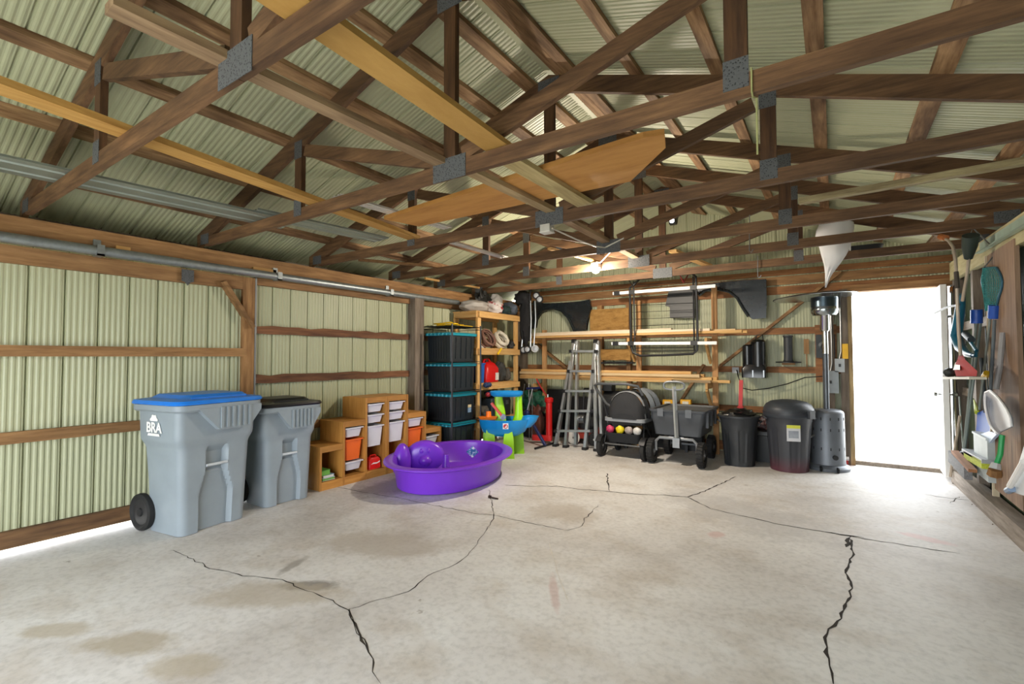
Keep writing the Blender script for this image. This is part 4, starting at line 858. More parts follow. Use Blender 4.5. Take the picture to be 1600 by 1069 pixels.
for a, b in (((958, 459), (1118, 447)), ((956, 537), (1120, 536))):
    p, q = F_(*a, YFm - .03), F_(*b, YFm - .03); d = (q - p)
    cb = part('crossbar', MB().beam(p, q, .035, .045), WHITE, tf, False, label='white crossbar')
    for t_ in (.04, .20, .80): part('clamp', MB().beam(p + d * (t_ - .025), p + d * (t_ + .035), .055, .065), BLACK, cb, False)
part('hanging_strap', MB().tube([F_(1076, 428), V(F_(1076, 428).x, 6.9, 2.5), V(F_(1076, 420).x, 6.56, 2.64)], .008, 6), mat('#8f1d24', .7), tf)
part('hanging_strap', MB().tube([F_(1000, 436), V(F_(1000, 436).x, 6.9, 2.5), V(F_(1000, 430).x, 6.56, 2.64)], .008, 6), BLACK, tf)
# ladder -------------------------------------------------------------------------------
ld_ = thing('aluminium_ladder', 'folding aluminium ladder leaning against the lumber stacks', 'ladder', gz(905, 702))
def L_(x, y, t0=None):
    # plane through the feet line (Y=6.86,z=0) and the top (Y~7.27, z~1.78)
    d = ray(x, y); k = .41 / 1.78; t_ = (6.86 + k * CAMP.z) / (d.y - k * d.z)
    return CAMP + d * t_
rails = [((897, 533), (893, 579), (884, 698)), ((931, 533), (927, 579), (914, 702))]
for i, (a, b, c) in enumerate(rails):
    part('outer_rail', MB().beam(L_(*a), L_(*b), .045, .065, (0, -1, 0)), ALU, ld_, False)
    part('outer_rail', MB().beam(L_(*b), L_(*c), .045, .065, (0, -1, 0)), ALU, ld_, False)
part('flared_rail', MB().beam(L_(892, 565), L_(868, 697), .04, .07, (0, -1, 0)), ALU, ld_, False)
part('flared_rail', MB().beam(L_(929, 565), L_(932, 703), .04, .07, (0, -1, 0)), ALU, ld_, False)
off = V(0, .045, 0)
part('rear_rail', MB().beam(L_(901, 533) + off, L_(897, 696) + off + V(0, .02, 0), .04, .06, (0, -1, 0)), ALU, ld_, False)
part('rear_rail', MB().beam(L_(933, 533) + off, L_(938, 696) + off + V(0, .02, 0), .04, .06, (0, -1, 0)), ALU, ld_, False)
for y, l, r in ((549, 893, 932), (580, 890, 928), (611, 883, 927), (642, 876, 926), (673, 870, 926)):
    rg_ = part('rung', MB().beam(L_(l, y) + V(0, -.03, 0), L_(r, y) + V(0, -.03, 0), .05, .035), mat('#a8acae', .4, .7), ld_, False)
    for x in (l, r): part('lock', MB().beam(L_(x - 1.5, y) + V(0, -.035, 0), L_(x + 2.5, y) + V(0, -.035, 0), .06, .05), BLACK, rg_, False)
for a in ((868, 699), (884, 700), (914, 704), (932, 705)):
    p = L_(*a); part('foot', MB().box((p.x - .035, p.y - .05, 0), (p.x + .035, p.y + .06, .04)), RUBBER, ld_, False)
for a in ((897, 534), (931, 534)): 
    p = L_(*a); part('hinge', MB().lathe([(.045, -.03), (.045, .03)], 16, TM(p, 0, 0, math.pi / 2)), BLACK, ld_)
# ================================================================== ROW IN FRONT OF THE BACK WALL
def wheel(par, c, r, w_, m, hubm, rz=0, tread=0, name='wheel', local=False):
    M = TM(c, rz, 0, math.pi / 2)
    wh = part(name, MB().lathe([(r * .55, -w_ / 2), (r * .9, -w_ / 2), (r * .985, -w_ * .36), (r, 0), (r * .985, w_ * .36), (r * .9, w_ / 2), (r * .55, w_ / 2), (r * .5, w_ * .2), (r * .5, -w_ * .2)], 28, M, True), m, par, local=local)
    part('hub', MB().lathe([(r * .52, -w_ * .3), (r * .5, w_ * .28), (r * .2, w_ * .3), (r * .16, w_ * .52), (.001, w_ * .54)], 16, M).lathe([(r * .2, -w_ * .3), (r * .16, -w_ * .52), (.001, -w_ * .54)], 16, M), hubm, wh, local=local)
    if tread:
        tb = MB()
        for k in range(tread):
            a = 2 * math.pi * k / tread
            for j in (-.3, 0, .3): tb.box((-w_ * .13 + j * w_, -.011, r - .006), (w_ * .13 + j * w_, .011, r + .006)); 
            for p in tb.v[-24:]: p.rotate(Matrix.Rotation(a + (0.1), 3, 'X'))
        tb.tr(TM(c, rz)); part('tread', tb, m, wh, False, local=local, kind='stuff')
    return wh
# stroller -----------------------------------------------------------------------------
ST0 = V(-2.53, 6.72, 0)
so = thing('baby_stroller', 'black and grey baby stroller beside the ladder', 'stroller', ST0)
FBK = mat('#26272a', .85, 0, .15, 8, .2, 60); FGR = mat('#8b8e92', .85, 0, .1, 8, .2, 60); FRM_ = mat('#2b2c2f', .4, .4, .1)
sx, sy = ST0.x, ST0.y
for s in (-1, 1):
    wheel(so, (sx + s * .32, sy - .14, .15), .15, .065, RUBBER, mat('#3c3d40', .5), 0)
    wheel(so, (sx + s * .28, sy + .4, .11), .11, .05, RUBBER, mat('#3c3d40', .5), 0)
    part('fender', MB().loft([[(sx + s * .32 - .04, sy - .14 + .17 * math.cos(a), .15 + .17 * math.sin(a)), (sx + s * .32 + .04, sy - .14 + .17 * math.cos(a), .15 + .17 * math.sin(a)), (sx + s * .32 + .04, sy - .14 + .16 * math.cos(a), .15 + .16 * math.sin(a)), (sx + s * .32 - .04, sy - .14 + .16 * math.cos(a), .15 + .16 * math.sin(a))] for a in [math.radians(30 + 15 * k) for k in range(9)]]), FRM_, so)
    part('frame_leg', MB().tube([(sx + s * .29, sy - .12, .2), (sx + s * .27, sy + .0, .5), (sx + s * .3, sy - .08, .75)], .016, 8), FRM_, so)
    part('frame_side', MB().tube([(sx + s * .27, sy + .0, .5), (sx + s * .27, sy + .4, .2)], .016, 8), FRM_, so)
part('axle_bar', MB().tube([(sx - .27, sy - .14, .19), (sx + .27, sy - .14, .19)], .012, 8), STEEL, so)
part('axle_bar', MB().tube([(sx - .25, sy - .1, .5), (sx + .27, sy - .1, .5)], .01, 8), STEEL, so)
# handle bar loops out to the left
part('push_bar', MB().tube([(sx - .02, sy + .05, .62), (sx - .3, sy + .0, .75), (sx - .42, sy - .1, .98), (sx - .43, sy - .12, 1.03), (sx - .38, sy - .14, 1.055), (sx + .05, sy - .1, 1.06), (sx + .2, sy - .05, 1.03), (sx + .25, sy, .9)], .02, 10), mat('#4c4e50', .5), so)
# canopy: rear hood dome with bands
def hood(cx, cy_, w_, d, h, z0, m, y0, y1, nm, par):
    rows = []
    for i in range(9):
        f = y0 + (y1 - y0) * i / 8; row = []
        for k in range(17):
            a = math.pi * k / 16; sc_ = math.sqrt(max(.02, 1 - max(0, -f) ** 2 * .96)) if f < 0 else 1
            row.append((cx - math.cos(a) * w_ * (.55 + .45 * sc_) + .06 * max(0, f), cy_ + f * d, z0 + math.sin(a) ** .75 * h * sc_))
        rows.append(row)
    return part(nm, MB().sheet(rows), m, par, ang=60)
hoodp = hood(sx + .03, sy, .27, .16, .40, .56, FBK, -1, -.35, 'canopy_back', so)
rw = [hoodp.data.vertices[k].co.copy() for k in range(17)]
part('canopy_end', MB().add([p + V(0, -.004, 0) for p in rw], [tuple(range(17))]), FBK, so, False, local=True)
hood(sx + .03, sy, .28, .16, .41, .56, FGR, -.36, -.12, 'canopy_band', so)
hood(sx + .03, sy, .275, .16, .405, .56, FBK, -.12, .5, 'canopy_panel', so)
hood(sx + .05, sy + .02, .27, .3, .43, .56, mat('#8f98a2', .8, 0, .15, 12), .3, .75, 'canopy_top', so)
hood(sx + .05, sy + .02, .265, .3, .42, .56, FBK, .75, .85, 'canopy_seam', so)
hood(sx + .05, sy + .02, .27, .3, .42, .56, mat('#7d858e', .8, 0, .15, 12), .85, 1.3, 'canopy_front', so)
part('seat_shell', MB().loft([rrect(sx - .25, sx + .27, sy - .12, sy + .4, .08, .475), rrect(sx - .28, sx + .31, sy - .14, sy + .42, .1, .52), rrect(sx - .27, sx + .31, sy - .14, sy + .42, .1, .57)]), FBK, so)
part('seat_band', MB().loft([rrect(sx - .29, sx + .32, sy - .155, sy + .3, .08, .52), rrect(sx - .29, sx + .32, sy - .155, sy + .3, .08, .57)]), FGR, so)
bk = part('storage_basket', MB().loft([rrect(sx - .22, sx + .24, sy - .14, sy + .36, .05, .22), rrect(sx - .25, sx + .26, sy - .2, sy + .4, .05, .36), rrect(sx - .24, sx + .25, sy - .19, sy + .39, .05, .36), rrect(sx - .2, sx + .22, sy - .12, sy + .34, .05, .34)]), FBK, so)
for k, (x, c) in enumerate(((-.19, '#b8325a'), (-.04, '#e8c81a'), (.09, '#9c8f8a'), (.21, '#c9c6c2'))):
    blob('toy', (sx + x, sy - .13, .4), (.06, .045, .058), mat(c, .5, 0, .4, 40), ['small pink toy in the stroller basket', 'small yellow toy in the stroller basket', 'small grey patterned toy in the stroller basket', 'small white toy in the stroller basket'][k], 'toy', .3, 3, k, None, 'toys in the stroller basket', 14, 8)
# garden cart ----------------------------------------------------------------------------
gx0, gy0 = -1.78, 6.58
ct = thing('garden_cart', 'grey plastic dump cart on four knobbly wheels', 'cart', (gx0, gy0 + .4, 0))
GCP = mat('#43474d', .5, 0, .1, 6)
GR_ = mat('#5a5f66', .55, 0, .1)
for s in (-1, 1):
    wheel(ct, (gx0 + s * .325, gy0, .165), .16, .085, RUBBER, mat('#77797c', .5), 0, 22)
    wheel(ct, (gx0 + s * .3, gy0 + .72, .165), .16, .085, RUBBER, mat('#77797c', .5), 0, 22)
CHA = mat('#8c9095', .4, .5)
part('front_axle', MB().tube([(gx0 - .27, gy0, .17), (gx0 - .27, gy0, .3), (gx0 - .22, gy0, .35), (gx0 + .22, gy0, .35), (gx0 + .27, gy0, .3), (gx0 + .27, gy0, .17)], .02, 8), CHA, ct)
part('chassis', MB().beam((gx0, gy0, .36), (gx0, gy0 + .8, .36), .2, .03), CHA, ct, False)
part('rear_axle', MB().tube([(gx0 - .28, gy0 + .72, .165), (gx0 + .28, gy0 + .72, .165)], .015, 8), CHA, ct)
def trap(z, f, g=0): return rrect(gx0 - .34 * f - g, gx0 + .36 * f + g, gy0 + .02 - .08 * (f - .85) * 2 - g, gy0 + .86 * f + g, .04, z)
tb_ = part('tub', MB().loft([trap(.39, .86), trap(.55, .93), trap(.555, .945), trap(.7, 1.), trap(.705, 1., .02), trap(.735, 1., .025), trap(.735, 1., -.02), trap(.69, .98, -.02), trap(.42, .86, -.02)]), GCP, ct, ang=30)
for x in (-.2, .17): part('clip', MB().box((gx0 + x - .04, gy0 - .03, .64), (gx0 + x + .04, gy0 + .02, .745)), GR_, tb_, False)
for y in (.15, .4, .65): part('rib', MB().box((gx0 + .35, gy0 + y, .5), (gx0 + .385, gy0 + y + .05, .71)), GCP, tb_, False)
part('tub_lid', MB().box((gx0 - .34, gy0 + .06, .7), (gx0 + .36, gy0 + .8, .715)), mat('#565a60', .6), ct, False)
hb = V(gx0 + .02, gy0 - .04, .36); ht = gy(1053, 604, gy0 - .02)
hd2 = part('pull_handle', MB().beam(hb, ht, .045, .03), mat('#c9cccd', .35, .6), ct, False)
lp = [V(ht.x + .135 * math.copysign(abs(math.cos(a)) ** .7, math.cos(a)), ht.y, ht.z + .01 + .055 * math.copysign(abs(math.sin(a)) ** .7, math.sin(a))) for a in [2 * math.pi * k / 28 for k in range(28)]]
part('grip', MB().tube(lp, .014, 8, True), mat('#7b7f83', .45, .3), hd2)
part('hinge', MB().box((hb.x - .045, hb.y - .04, .24), (hb.x + .045, hb.y + .06, .37)), STEEL, ct, False)
# yellow cards behind the cart ---------------------------------------------------------
for px_, lab in ((1043, 'small yellow framed box behind the cart handle, left one'), (1071, 'small yellow framed box behind the cart handle, right one')):
    p = gy(px_, 630, 7.5); t = thing('yellow_box', lab, 'box', (p.x, 7.53, p.z - .07), 0, 'yellow framed boxes')
    part('frame', MB().box((p.x - .075, 7.5, p.z - .055), (p.x + .075, 7.58, p.z + .05)), mat('#e0a512', .5), t, False)
    part('label_sheet', MB().box((p.x - .045, 7.494, p.z - .035), (p.x + .045, 7.5, p.z + .025)), mat('#d9d5c6', .6, 0, .2, 40), t, False)
    part('stand', MB().box((p.x - .02, 7.52, 0), (p.x + .02, 7.56, p.z - .055)), BLACK, t, False)
# trash cans --------------------------------------------------------------------------
CANM = mat('#2b2e32', .5, 0, .12, 6)
def trash(c, r0, r1, h, label, lid, m=CANM):
    t = thing('trash_can', label, 'trash can', c, .35, 'trash cans')
    seg = 48; rings = []
    for i in range(15):
        q = i / 14; z = h * q; r = r0 + (r1 - r0) * q
        if q > .86: r += .012
        ring = []
        for k in range(seg):
            a = 2 * math.pi * k / seg; u = (a * 6 / (2 * math.pi)) % 1
            d = -.014 if (.3 < u < .72 and .04 < q < .78) else 0
            ring.append(((r + d) * math.cos(a), (r + d) * math.sin(a), z + .002))
        rings.append(ring)
    inner = [[((r1 - .012) * math.cos(2 * math.pi * k / seg), (r1 - .012) * math.sin(2 * math.pi * k / seg), h - .0) for k in range(seg)], [((r0 - .012) * math.cos(2 * math.pi * k / seg), (r0 - .012) * math.sin(2 * math.pi * k / seg), .02) for k in range(seg)]]
    part('can_body', MB().loft(rings + inner), m, t, local=True, ang=30)
    part('can_rim', MB().lathe([(r1 + .008, h - .025), (r1 + .03, h - .02), (r1 + .03, h + .004), (r1 - .01, h + .006)], seg, None), m, t, local=True)
    for s in (-1, 1):
        part('handle', MB().tube([(s * (r1 + .005), -.06, h - .09), (s * (r1 + .032), -.05, h - .07), (s * (r1 + .032), .05, h - .07), (s * (r1 + .005), .06, h - .09)], .012, 8), m, t, local=True)
    return t
ca = gz(1153, 722); 
t1 = trash((-1.08, 7.09, 0), .185, .235, .66, 'open black trash can with a bin liner, in front of the red stake', False)
part('bin_liner', MB().ball((0, 0, .66), (.2, .2, .09), 24, 12, .3, 5, 3), mat('#0e0f10', .3, 0, .2, 8), t1, local=True)
m2, nt2, b2_ = _base('two_tone_can'); n2 = _noise(nt2, 5, 4); tc2 = nt2.nodes.new('ShaderNodeTexCoord'); sp = nt2.nodes.new('ShaderNodeSeparateXYZ'); nt2.links.new(tc2.outputs['Object'], sp.inputs[0])
r2_ = _ramp(nt2, sp.outputs['Z'], [(.02, lin('#55303a')), (.2, lin('#34363c'))]); nt2.links.new(r2_.outputs[0], b2_.inputs['Base Color']); b2_.inputs['Roughness'].default_value = .45
t2 = trash((-.50, 7.12, 0), .215, .265, .74, 'black trash can with a domed lid and label, reddish at the base', True, m2)
ldm = mat('#33383f', .45, 0, .08)
l_ = part('lid', MB().lathe([(.285, .68), (.292, .70), (.285, .79), (.278, .80), (.255, .84), (.2, .875), (.1, .895), (.001, .9)], 40), ldm, t2, local=True)
for s in (-1, 1): part('lid_latch', MB().box((s * .27 - .03, -.05, .68), (s * .27 + .05, .05, .78)).tr(Matrix.Rotation(-.9, 4, 'Z')), ldm, l_, False, local=True)
M2 = Matrix.Rotation(-1.48 - .35 + .18, 4, 'Z')
lab_ = part('label_sheet', MB().box((.256, -.075, .4), (.262, .075, .6)).tr(M2), mat('#c9cbd0', .6, 0, .06, 9), t2, False, local=True, label='white printed label with a yellow header')
part('label_header', MB().box((.2615, -.075, .56), (.264, .075, .6)).tr(M2), mat('#cfd24a', .6), lab_, False, local=True)
part('label_picture', MB().box((.2615, -.055, .44), (.264, .055, .53)).tr(M2), mat('#8c929c', .6, 0, .25, 9), lab_, False, local=True)
# red stake rising behind the open can
p = gy(1158, 632, 7.45)
rs = thing('red_stake', 'flat red metal stake with a flared foot behind the open can', 'stake', (p.x, 7.45, 0))
p0, p1 = gy(1158, 594, 7.45), gy(1157, 637, 7.45)
part('shaft', MB().beam((p0.x, 7.45, p0.z), (p1.x, 7.45, p1.z), .05, .02, (0, 1, 0)), mat('#c4302e', .5), rs, False)
part('flare', MB().prism([(p1.x - .03, p1.z + .02), (p1.x + .03, p1.z + .02), (p1.x + .13, p1.z - .12), (p1.x - .13, p1.z - .12)], 7.44, 7.46, 'xz'), mat('#c4302e', .5), rs, False)
part('lower_shaft', MB().box((p1.x - .02, 7.44, 0), (p1.x + .02, 7.46, p1.z - .1)), mat('#8f2422', .5), rs, False)
# black tub between the cans
bt = thing('black_tub', 'low black plastic tub between the two trash cans', 'tub', (-.8, 7.55, 0))
part('tub_body', MB().loft([rrect(-1.12, -.5, 7.42, 7.78, .05, 0), rrect(-1.14, -.48, 7.4, 7.8, .05, .36), rrect(-1.16, -.46, 7.38, 7.82, .05, .37), rrect(-1.16, -.46, 7.38, 7.82, .05, .4)]), mat('#1d2124', .4), bt)
part('tub_lid', MB().loft([rrect(-1.165, -.455, 7.375, 7.825, .05, .4), rrect(-1.165, -.455, 7.375, 7.825, .05, .42), rrect(-1.1, -.52, 7.43, 7.77, .05, .435)]), BLACK, bt)
blob('tool_pile', (-.78, 7.58, .51), (.17, .1, .1), mottled('tool_mix', [(.4, '#202122'), (.55, '#5e2a26'), (.62, '#8d9093')], 14, .5), 'dark hand tools heaped on the black tub', 'tools', .8, 5, 4, .436)
# patio heater --------------------------------------------------------------------------
hc = V(-.09, 7.45, 0)
pa_ = thing('patio_heater', 'tall grey patio heater with chrome burner and wide reflector dish', 'patio heater', hc)
HGR = mat('#71767d', .45, .35, .06)
part('base_ring', MB().lathe([(.24, .0), (.245, .035), (.225, .06), (.2, .075)], 40), HGR, pa_, local=True)
hs_ = part('tank_housing', MB().lathe([(.2, .06), (.2, .07), (.195, .1), (.19, .72), (.18, .745), (.15, .765), (.03, .77)], 40), HGR, pa_, local=True)
for zz in (.64, .5, .26):
    for k in range(12):
        a = 2 * math.pi * k / 12 + .2; part('vent_slot', MB().box((.1905, -.006, zz), (.1945, .006, zz + .035)).tr(Matrix.Rotation(a, 4, 'Z')), BLACK, hs_, False, local=True)
part('pole', MB().tube([(0, 0, .76), (0, 0, 1.5)], .033, 20), mat('#5b6066', .35, .5), pa_, local=True)
part('pole_sleeve', MB().tube([(0, 0, 1.49), (0, 0, 1.82)], .034, 20), CHROME, pa_, local=True)
part('valve_box', MB().lathe([(.045, 1.78), (.055, 1.8), (.055, 1.98), (.06, 1.99)], 24), CHROME, pa_, local=True)
part('burner', MB().lathe([(.06, 1.985), (.13, 1.99), (.15, 2.02), (.155, 2.06), (.155, 2.07), (.15, 2.08), (.15, 2.225), (.14, 2.23)], 36), mat('#a9b2b8', .2, 1, .1), pa_, local=True)
part('emitter_mesh', MB().lathe([(.152, 2.1), (.152, 2.22)], 36), mat('#4d5a63', .3, .9), pa_, local=True)
part('reflector_dish', MB().lathe([(.48, 2.235), (.475, 2.23), (.3, 2.26), (.1, 2.285), (.001, 2.29), (.001, 2.3), (.1, 2.297), (.3, 2.272), (.48, 2.242)], 56, None, False).tr(Matrix.Rotation(-.05, 4, 'Y')), mat('#b4b9be', .25, .9), pa_, local=True)
for s in (-1, 1):
    wheel(pa_, (s * .09 + .02, -.24, .035), .035, .02, BLACK, BLACK, .3, 0, 'caster', True)
part('gas_hose', MB().tube([(-.15, -.13, .62), (-.22, -.2, .6), (-.22, -.22, .48), (-.17, -.2, .42), (-.14, -.16, .44)], .014, 8), STEEL, pa_, local=True)
part('knob', MB().lathe([(.03, 0), (.03, .03), (.001, .032)], 14, TM((.08, -.18, .18), .3, math.pi / 2)), BLACK, pa_, local=True)
# wall mounted odds and ends ---------------------------------------------------------------
def W_(x, y, d=YW - .08): return gy(x, y, d)
sp_ = thing('sump_pump', 'black sump pump hanging on the back wall', 'pump', W_(1179, 590))
p = W_(1180, 590, 7.8); PB = mat('#15181c', .25, 0, .1)
part('pump_base', MB().loft([rrect(p.x - .165, p.x + .155, 7.66, 7.92, .03, p.z), rrect(p.x - .165, p.x + .155, 7.66, 7.92, .03, p.z + .13), rrect(p.x - .13, p.x + .14, 7.68, 7.9, .04, p.z + .19)]), PB, sp_)
part('motor', MB().lathe([(.1, 0), (.1, .36), (.075, .39), (.001, .4)], 24, TM((p.x + .05, 7.77, p.z + .16))), PB, sp_)
part('float_chamber', MB().lathe([(.07, 0), (.07, .3), (.05, .32), (.001, .325)], 20, TM((p.x - .09, 7.76, p.z + .16))), PB, sp_)
part('carry_loop', MB().tube([(p.x, 7.8, p.z + .53), (p.x + .03, 7.8, p.z + .62), (p.x + .1, 7.82, p.z + .63), (p.x + .12, 7.8, p.z + .52)], .008, 6), BLACK, sp_)
for a_ in (-.02, .12): part('highlight_band', MB().box((p.x + a_, 7.655, p.z + .01), (p.x + a_ + .015, 7.662, p.z + .11)), STEEL, sp_, False)
fl = thing('pipe_flange', 'black floor flange with upright stub on the wall ledge', 'pipe fitting', W_(1231, 568))
q = W_(1232, 567, 7.85)
part('flange_plate', MB().lathe([(.16, 0), (.16, .015), (.07, .02), (.065, .03)], 28, TM((q.x, 7.83, q.z))), BLACK, fl)
part('stub', MB().lathe([(.062, 0), (.055, .04), (.055, .34), (.065, .35), (.065, .37), (.04, .37)], 22, TM((q.x, 7.83, q.z + .02))), mat('#33363a', .5), fl)
part('ledge_bracket', MB().box((q.x - .08, 7.82, q.z - .03), (q.x + .08, YB - .04, q.z)), WX, fl, False)
for k, (x, y, w_, h_, c, lab) in enumerate(((1312, 571, .055, .09, '#9fa4a6', 'upper grey electrical box on the post by the door'), (1298, 597, .09, .15, '#8b9296', 'larger lower grey electrical box by the door'))):
    r_ = W_(x, y, 7.82); t = thing('electrical_box', lab, 'electrical box', (r_.x, 7.82, r_.z - h_), 0, 'electrical boxes by the door')
    part('box_body', MB().box((r_.x - w_ , 7.8, r_.z - h_), (r_.x + w_, 7.84, r_.z + h_)), mat(c, .5, .3), t, False)
    part('switch', MB().box((r_.x - .012, 7.785, r_.z - .02), (r_.x + .012, 7.8, r_.z + .02)), BLACK, t, False)
    part('conduit', MB().tube([(r_.x, 7.825, r_.z + h_), (r_.x + .02, 7.83, r_.z + h_ + .1), (r_.x + .02, 7.84, 2.3)], .01, 8), STEEL, t)
r_ = gy(1321, 549, 7.8)
part('yellow_level', MB().box((r_.x - .035, 7.8, r_.z - .1), (r_.x + .03, 7.84, r_.z + .1)).box((r_.x - .02, 7.795, r_.z - .03), (r_.x + .015, 7.8, r_.z + .03)), mat('#e5b115', .5), None, False, 'bright yellow plastic holder on the post by the door', 'holder')
r_ = W_(1291, 541, 7.9)
vb = thing('vent_box', 'dark round vent on a board left of the doorway', 'vent', (r_.x, 7.9, r_.z - .15))
part('vent_plate', MB().box((r_.x - .12, 7.89, r_.z - .16), (r_.x + .1, 7.93, r_.z + .16)), mat('#23282b', .5), vb, False)
part('vent_ring', MB().lathe([(.09, 0), (.09, .02), (.06, .03), (.05, .01), (.001, .012)], 24, TM((r_.x, 7.89, r_.z), 0, math.pi / 2)), mat('#3c4348', .4, .3), vb)
part('mounting_board', MB().box((r_.x - .13, 7.93, r_.z - .5), (r_.x + .12, 7.945, r_.z + .3)), RX, vb, False)
r_ = W_(1260, 541, 7.9)
part('wood_paddle', MB().box((r_.x - .03, 7.88, r_.z - .11), (r_.x + .03, 7.91, r_.z + .1)).box((r_.x - .008, 7.9, r_.z - .35), (r_.x + .008, 7.91, r_.z - .11)), wood('#8f6b42', '#b58c5d', 'z'), None, False, 'flat wooden paddle hanging on the back wall', 'paddle')
wp = [(1157, 606), (1175, 610), (1200, 607), (1230, 600), (1258, 590), (1290, 588)]
part('wall_cable', MB().tube([W_(x, y, 7.86) for x, y in wp], .007, 6), BLACK, None, True, 'black cable drooping across the back wall', 'cable')
wp = [(1151, 578), (1154, 590), (1157, 600), (1158, 606)]
oc = thing('outlet_plug', 'grey outlet with a plug on the back wall beside the pump', 'outlet', W_(1149, 578, 7.9))
part('outlet_box', MB().box(W_(1144, 583, 7.9), W_(1155, 574, 7.94)), mat('#a9adb0', .5), oc, False)
part('plug_lead', MB().tube([W_(x, y, 7.88) for x, y in wp], .008, 6), BLACK, oc)
# jack, tools and clutter left of the ladder --------------------------------------------
jk = thing('red_jack', 'tall red jack stand with long foot left of the ladder', 'jack', gz(855, 697))
jb_ = gz(858, 693); JM = mat('#c81d1d', .4, 0, .06)
jt = gy(858, 622, jb_.y)
part('column', MB().tube([(jb_.x, jb_.y, .06), (jb_.x, jb_.y, jt.z - .06)], .055, 14), JM, jk)
part('collar', MB().lathe([(.06, 0), (.075, .02), (.075, .07), (.05, .09), (.001, .092)], 18, TM((jb_.x, jb_.y, jt.z - .08))), JM, jk)
q = gz(832, 692); part('foot', MB().beam((jb_.x + .05, jb_.y, .09), (q.x, q.y, .09), .07, .09), JM, jk, False)
part('cap', MB().lathe([(.018, 0), (.018, .05), (.001, .055)], 10, TM((jb_.x - .02, jb_.y, jt.z + .01))), CHROME, jk)
part('pump_lever', MB().tube([(jb_.x, jb_.y, jt.z - .02), gy(845, 605, jb_.y + .05), gy(838, 592, jb_.y + .05)], .012, 8), mat('#a51f22', .5), jk)
bs_ = thing('bike_stand', 'navy blue folding stand with splayed foot', 'stand', gz(850, 699))
f1 = gz(852, 699); f1.z = .03; f2 = gy(823, 646, f1.y + .15)
NV = mat('#1e2a5e', .4, .2)
part('main_tube', MB().tube([f1, f2], .028, 10), NV, bs_)
part('foot_bar', MB().tube([gz(836, 703) + V(0, 0, .02), gz(866, 694) + V(0, 0, .02)], .018, 8), BLACK, bs_)
part('clamp_head', MB().ball(f2, (.06, .05, .06), 12, 8), NV, bs_)
part('upper_tube', MB().tube([f2, f2 + V(.06, .1, .42)], .016, 8), STEEL, bs_)
part('crossbar', MB().tube([f2 + V(-.06, .1, .41), f2 + V(.2, .1, .43)], .02, 8), NV, bs_)
for k, (x0, y0, x1, y1) in enumerate(((820, 600, 812, 690), (826, 600, 834, 640), (832, 598, 838, 690))):
    part('garden_stake', MB().tube([gy(x0, y0, 7.25), V(gy(x1, y1, 7.25).x, 7.1, .0)], .007, 6), STEEL, None, True, ['thin steel rod leaning left of the bike stand', 'thin steel rod leaning behind the bike stand', 'thin steel rod leaning between bike stand and jack'][k], 'rod', 'thin rods by the jack')
blob('green_tarp', gy(833, 628, 7.45), (.26, .14, .17), mat('#1f5b45', .6, 0, .3, 6, .3, 20), 'crumpled green tarp on the crate below the lumber', 'tarp', .7, 3, 5, gy(833, 640, 7.45).z - .058)
cr = thing('storage_crate', 'dark storage crate under the green tarp', 'crate', (-4.0, 7.6, 0))
gc_ = gy(833, 640, 7.45)
part('crate_body', MB().box((gc_.x - .35, 7.36, 0), (gc_.x + .3, 7.6, gc_.z - .06)), mat('#1c1b1b', .7, 0, .3), cr, False)
for z in (.12, .3, .48): part('slat', MB().box((gc_.x - .355, 7.345, z), (gc_.x + .305, 7.36, z + .09)), mat('#3a2620', .7, 0, .3), cr, False)
blob('leather_bag', V(gy(838, 652, 7.24).x, 7.24, .29), (.15, .07, .29), mat('#5e3428', .6, 0, .25), 'brown leather bag in front of the dark crate', 'bag', .3, 3, 6)
# lawn mower behind the ladder -----------------------------------------------------------
lm = thing('lawn_mower', 'dark push mower with white wheel behind the ladder', 'lawn mower', (-3.3, 7.3, 0))
w0 = gy(896, 681, 7.2)
wheel(lm, (w0.x, 7.2, .11), .11, .05, mat('#d9d6d0', .5), mat('#9a948a', .5), 1.57 + .2)
wheel(lm, (w0.x + .38, 7.2, .11), .11, .05, RUBBER, mat('#d9d6d0', .5), 1.57 + .2)
part('deck', MB().loft([rrect(w0.x - .08, w0.x + .4, 7.23, 7.6, .1, .1), rrect(w0.x - .08, w0.x + .4, 7.23, 7.6, .1, .2), rrect(w0.x + .0, w0.x + .42, 7.27, 7.55, .1, .26)]), mat('#8e2a1c', .5), lm)
part('engine', MB().lathe([(.15, .26), (.16, .3), (.16, .4), (.12, .46), (.001, .47)], 24, TM((w0.x + .2, 7.35, 0))), mat('#2a2b2d', .5), lm)
part('muffler', MB().tube([gy(905, 655, 7.18), gy(914, 655, 7.18)], .07, 14), STEEL, lm)
for s in (0, 1): part('handle_tube', MB().tube([(w0.x + .02 + s * .38, 7.5, .22), (w0.x + .02 + s * .38, 7.58, .9)], .012, 8), BLACK, lm)
part('handle_bar', MB().tube([(w0.x + .02, 7.58, .9), (w0.x + .4, 7.58, .9)], .012, 8), BLACK, lm)
gb = thing('barbecue', 'black covered barbecue behind the stroller', 'barbecue', (-2.9, 7.35, 0))
g0 = gy(958, 620, 7.35)
part('cart_body', MB().box((g0.x - .18, 7.3, .06), (g0.x + .25, 7.55, .62)), mat('#141416', .6, 0, .2), gb, False)
part('hood', MB().loft([[(g0.x + x_, 7.42 + .13 * math.cos(a), .62 + .28 * math.sin(a)) for a in [math.pi * k / 12 for k in range(13)]] for x_ in (-.17, -.13, .2, .25)]), mat('#17181a', .4, 0, .2), gb)
part('side_burner', MB().box((g0.x - .15, 7.28, .9), (g0.x + .0, 7.46, 1.0)), BLACK, gb, False)
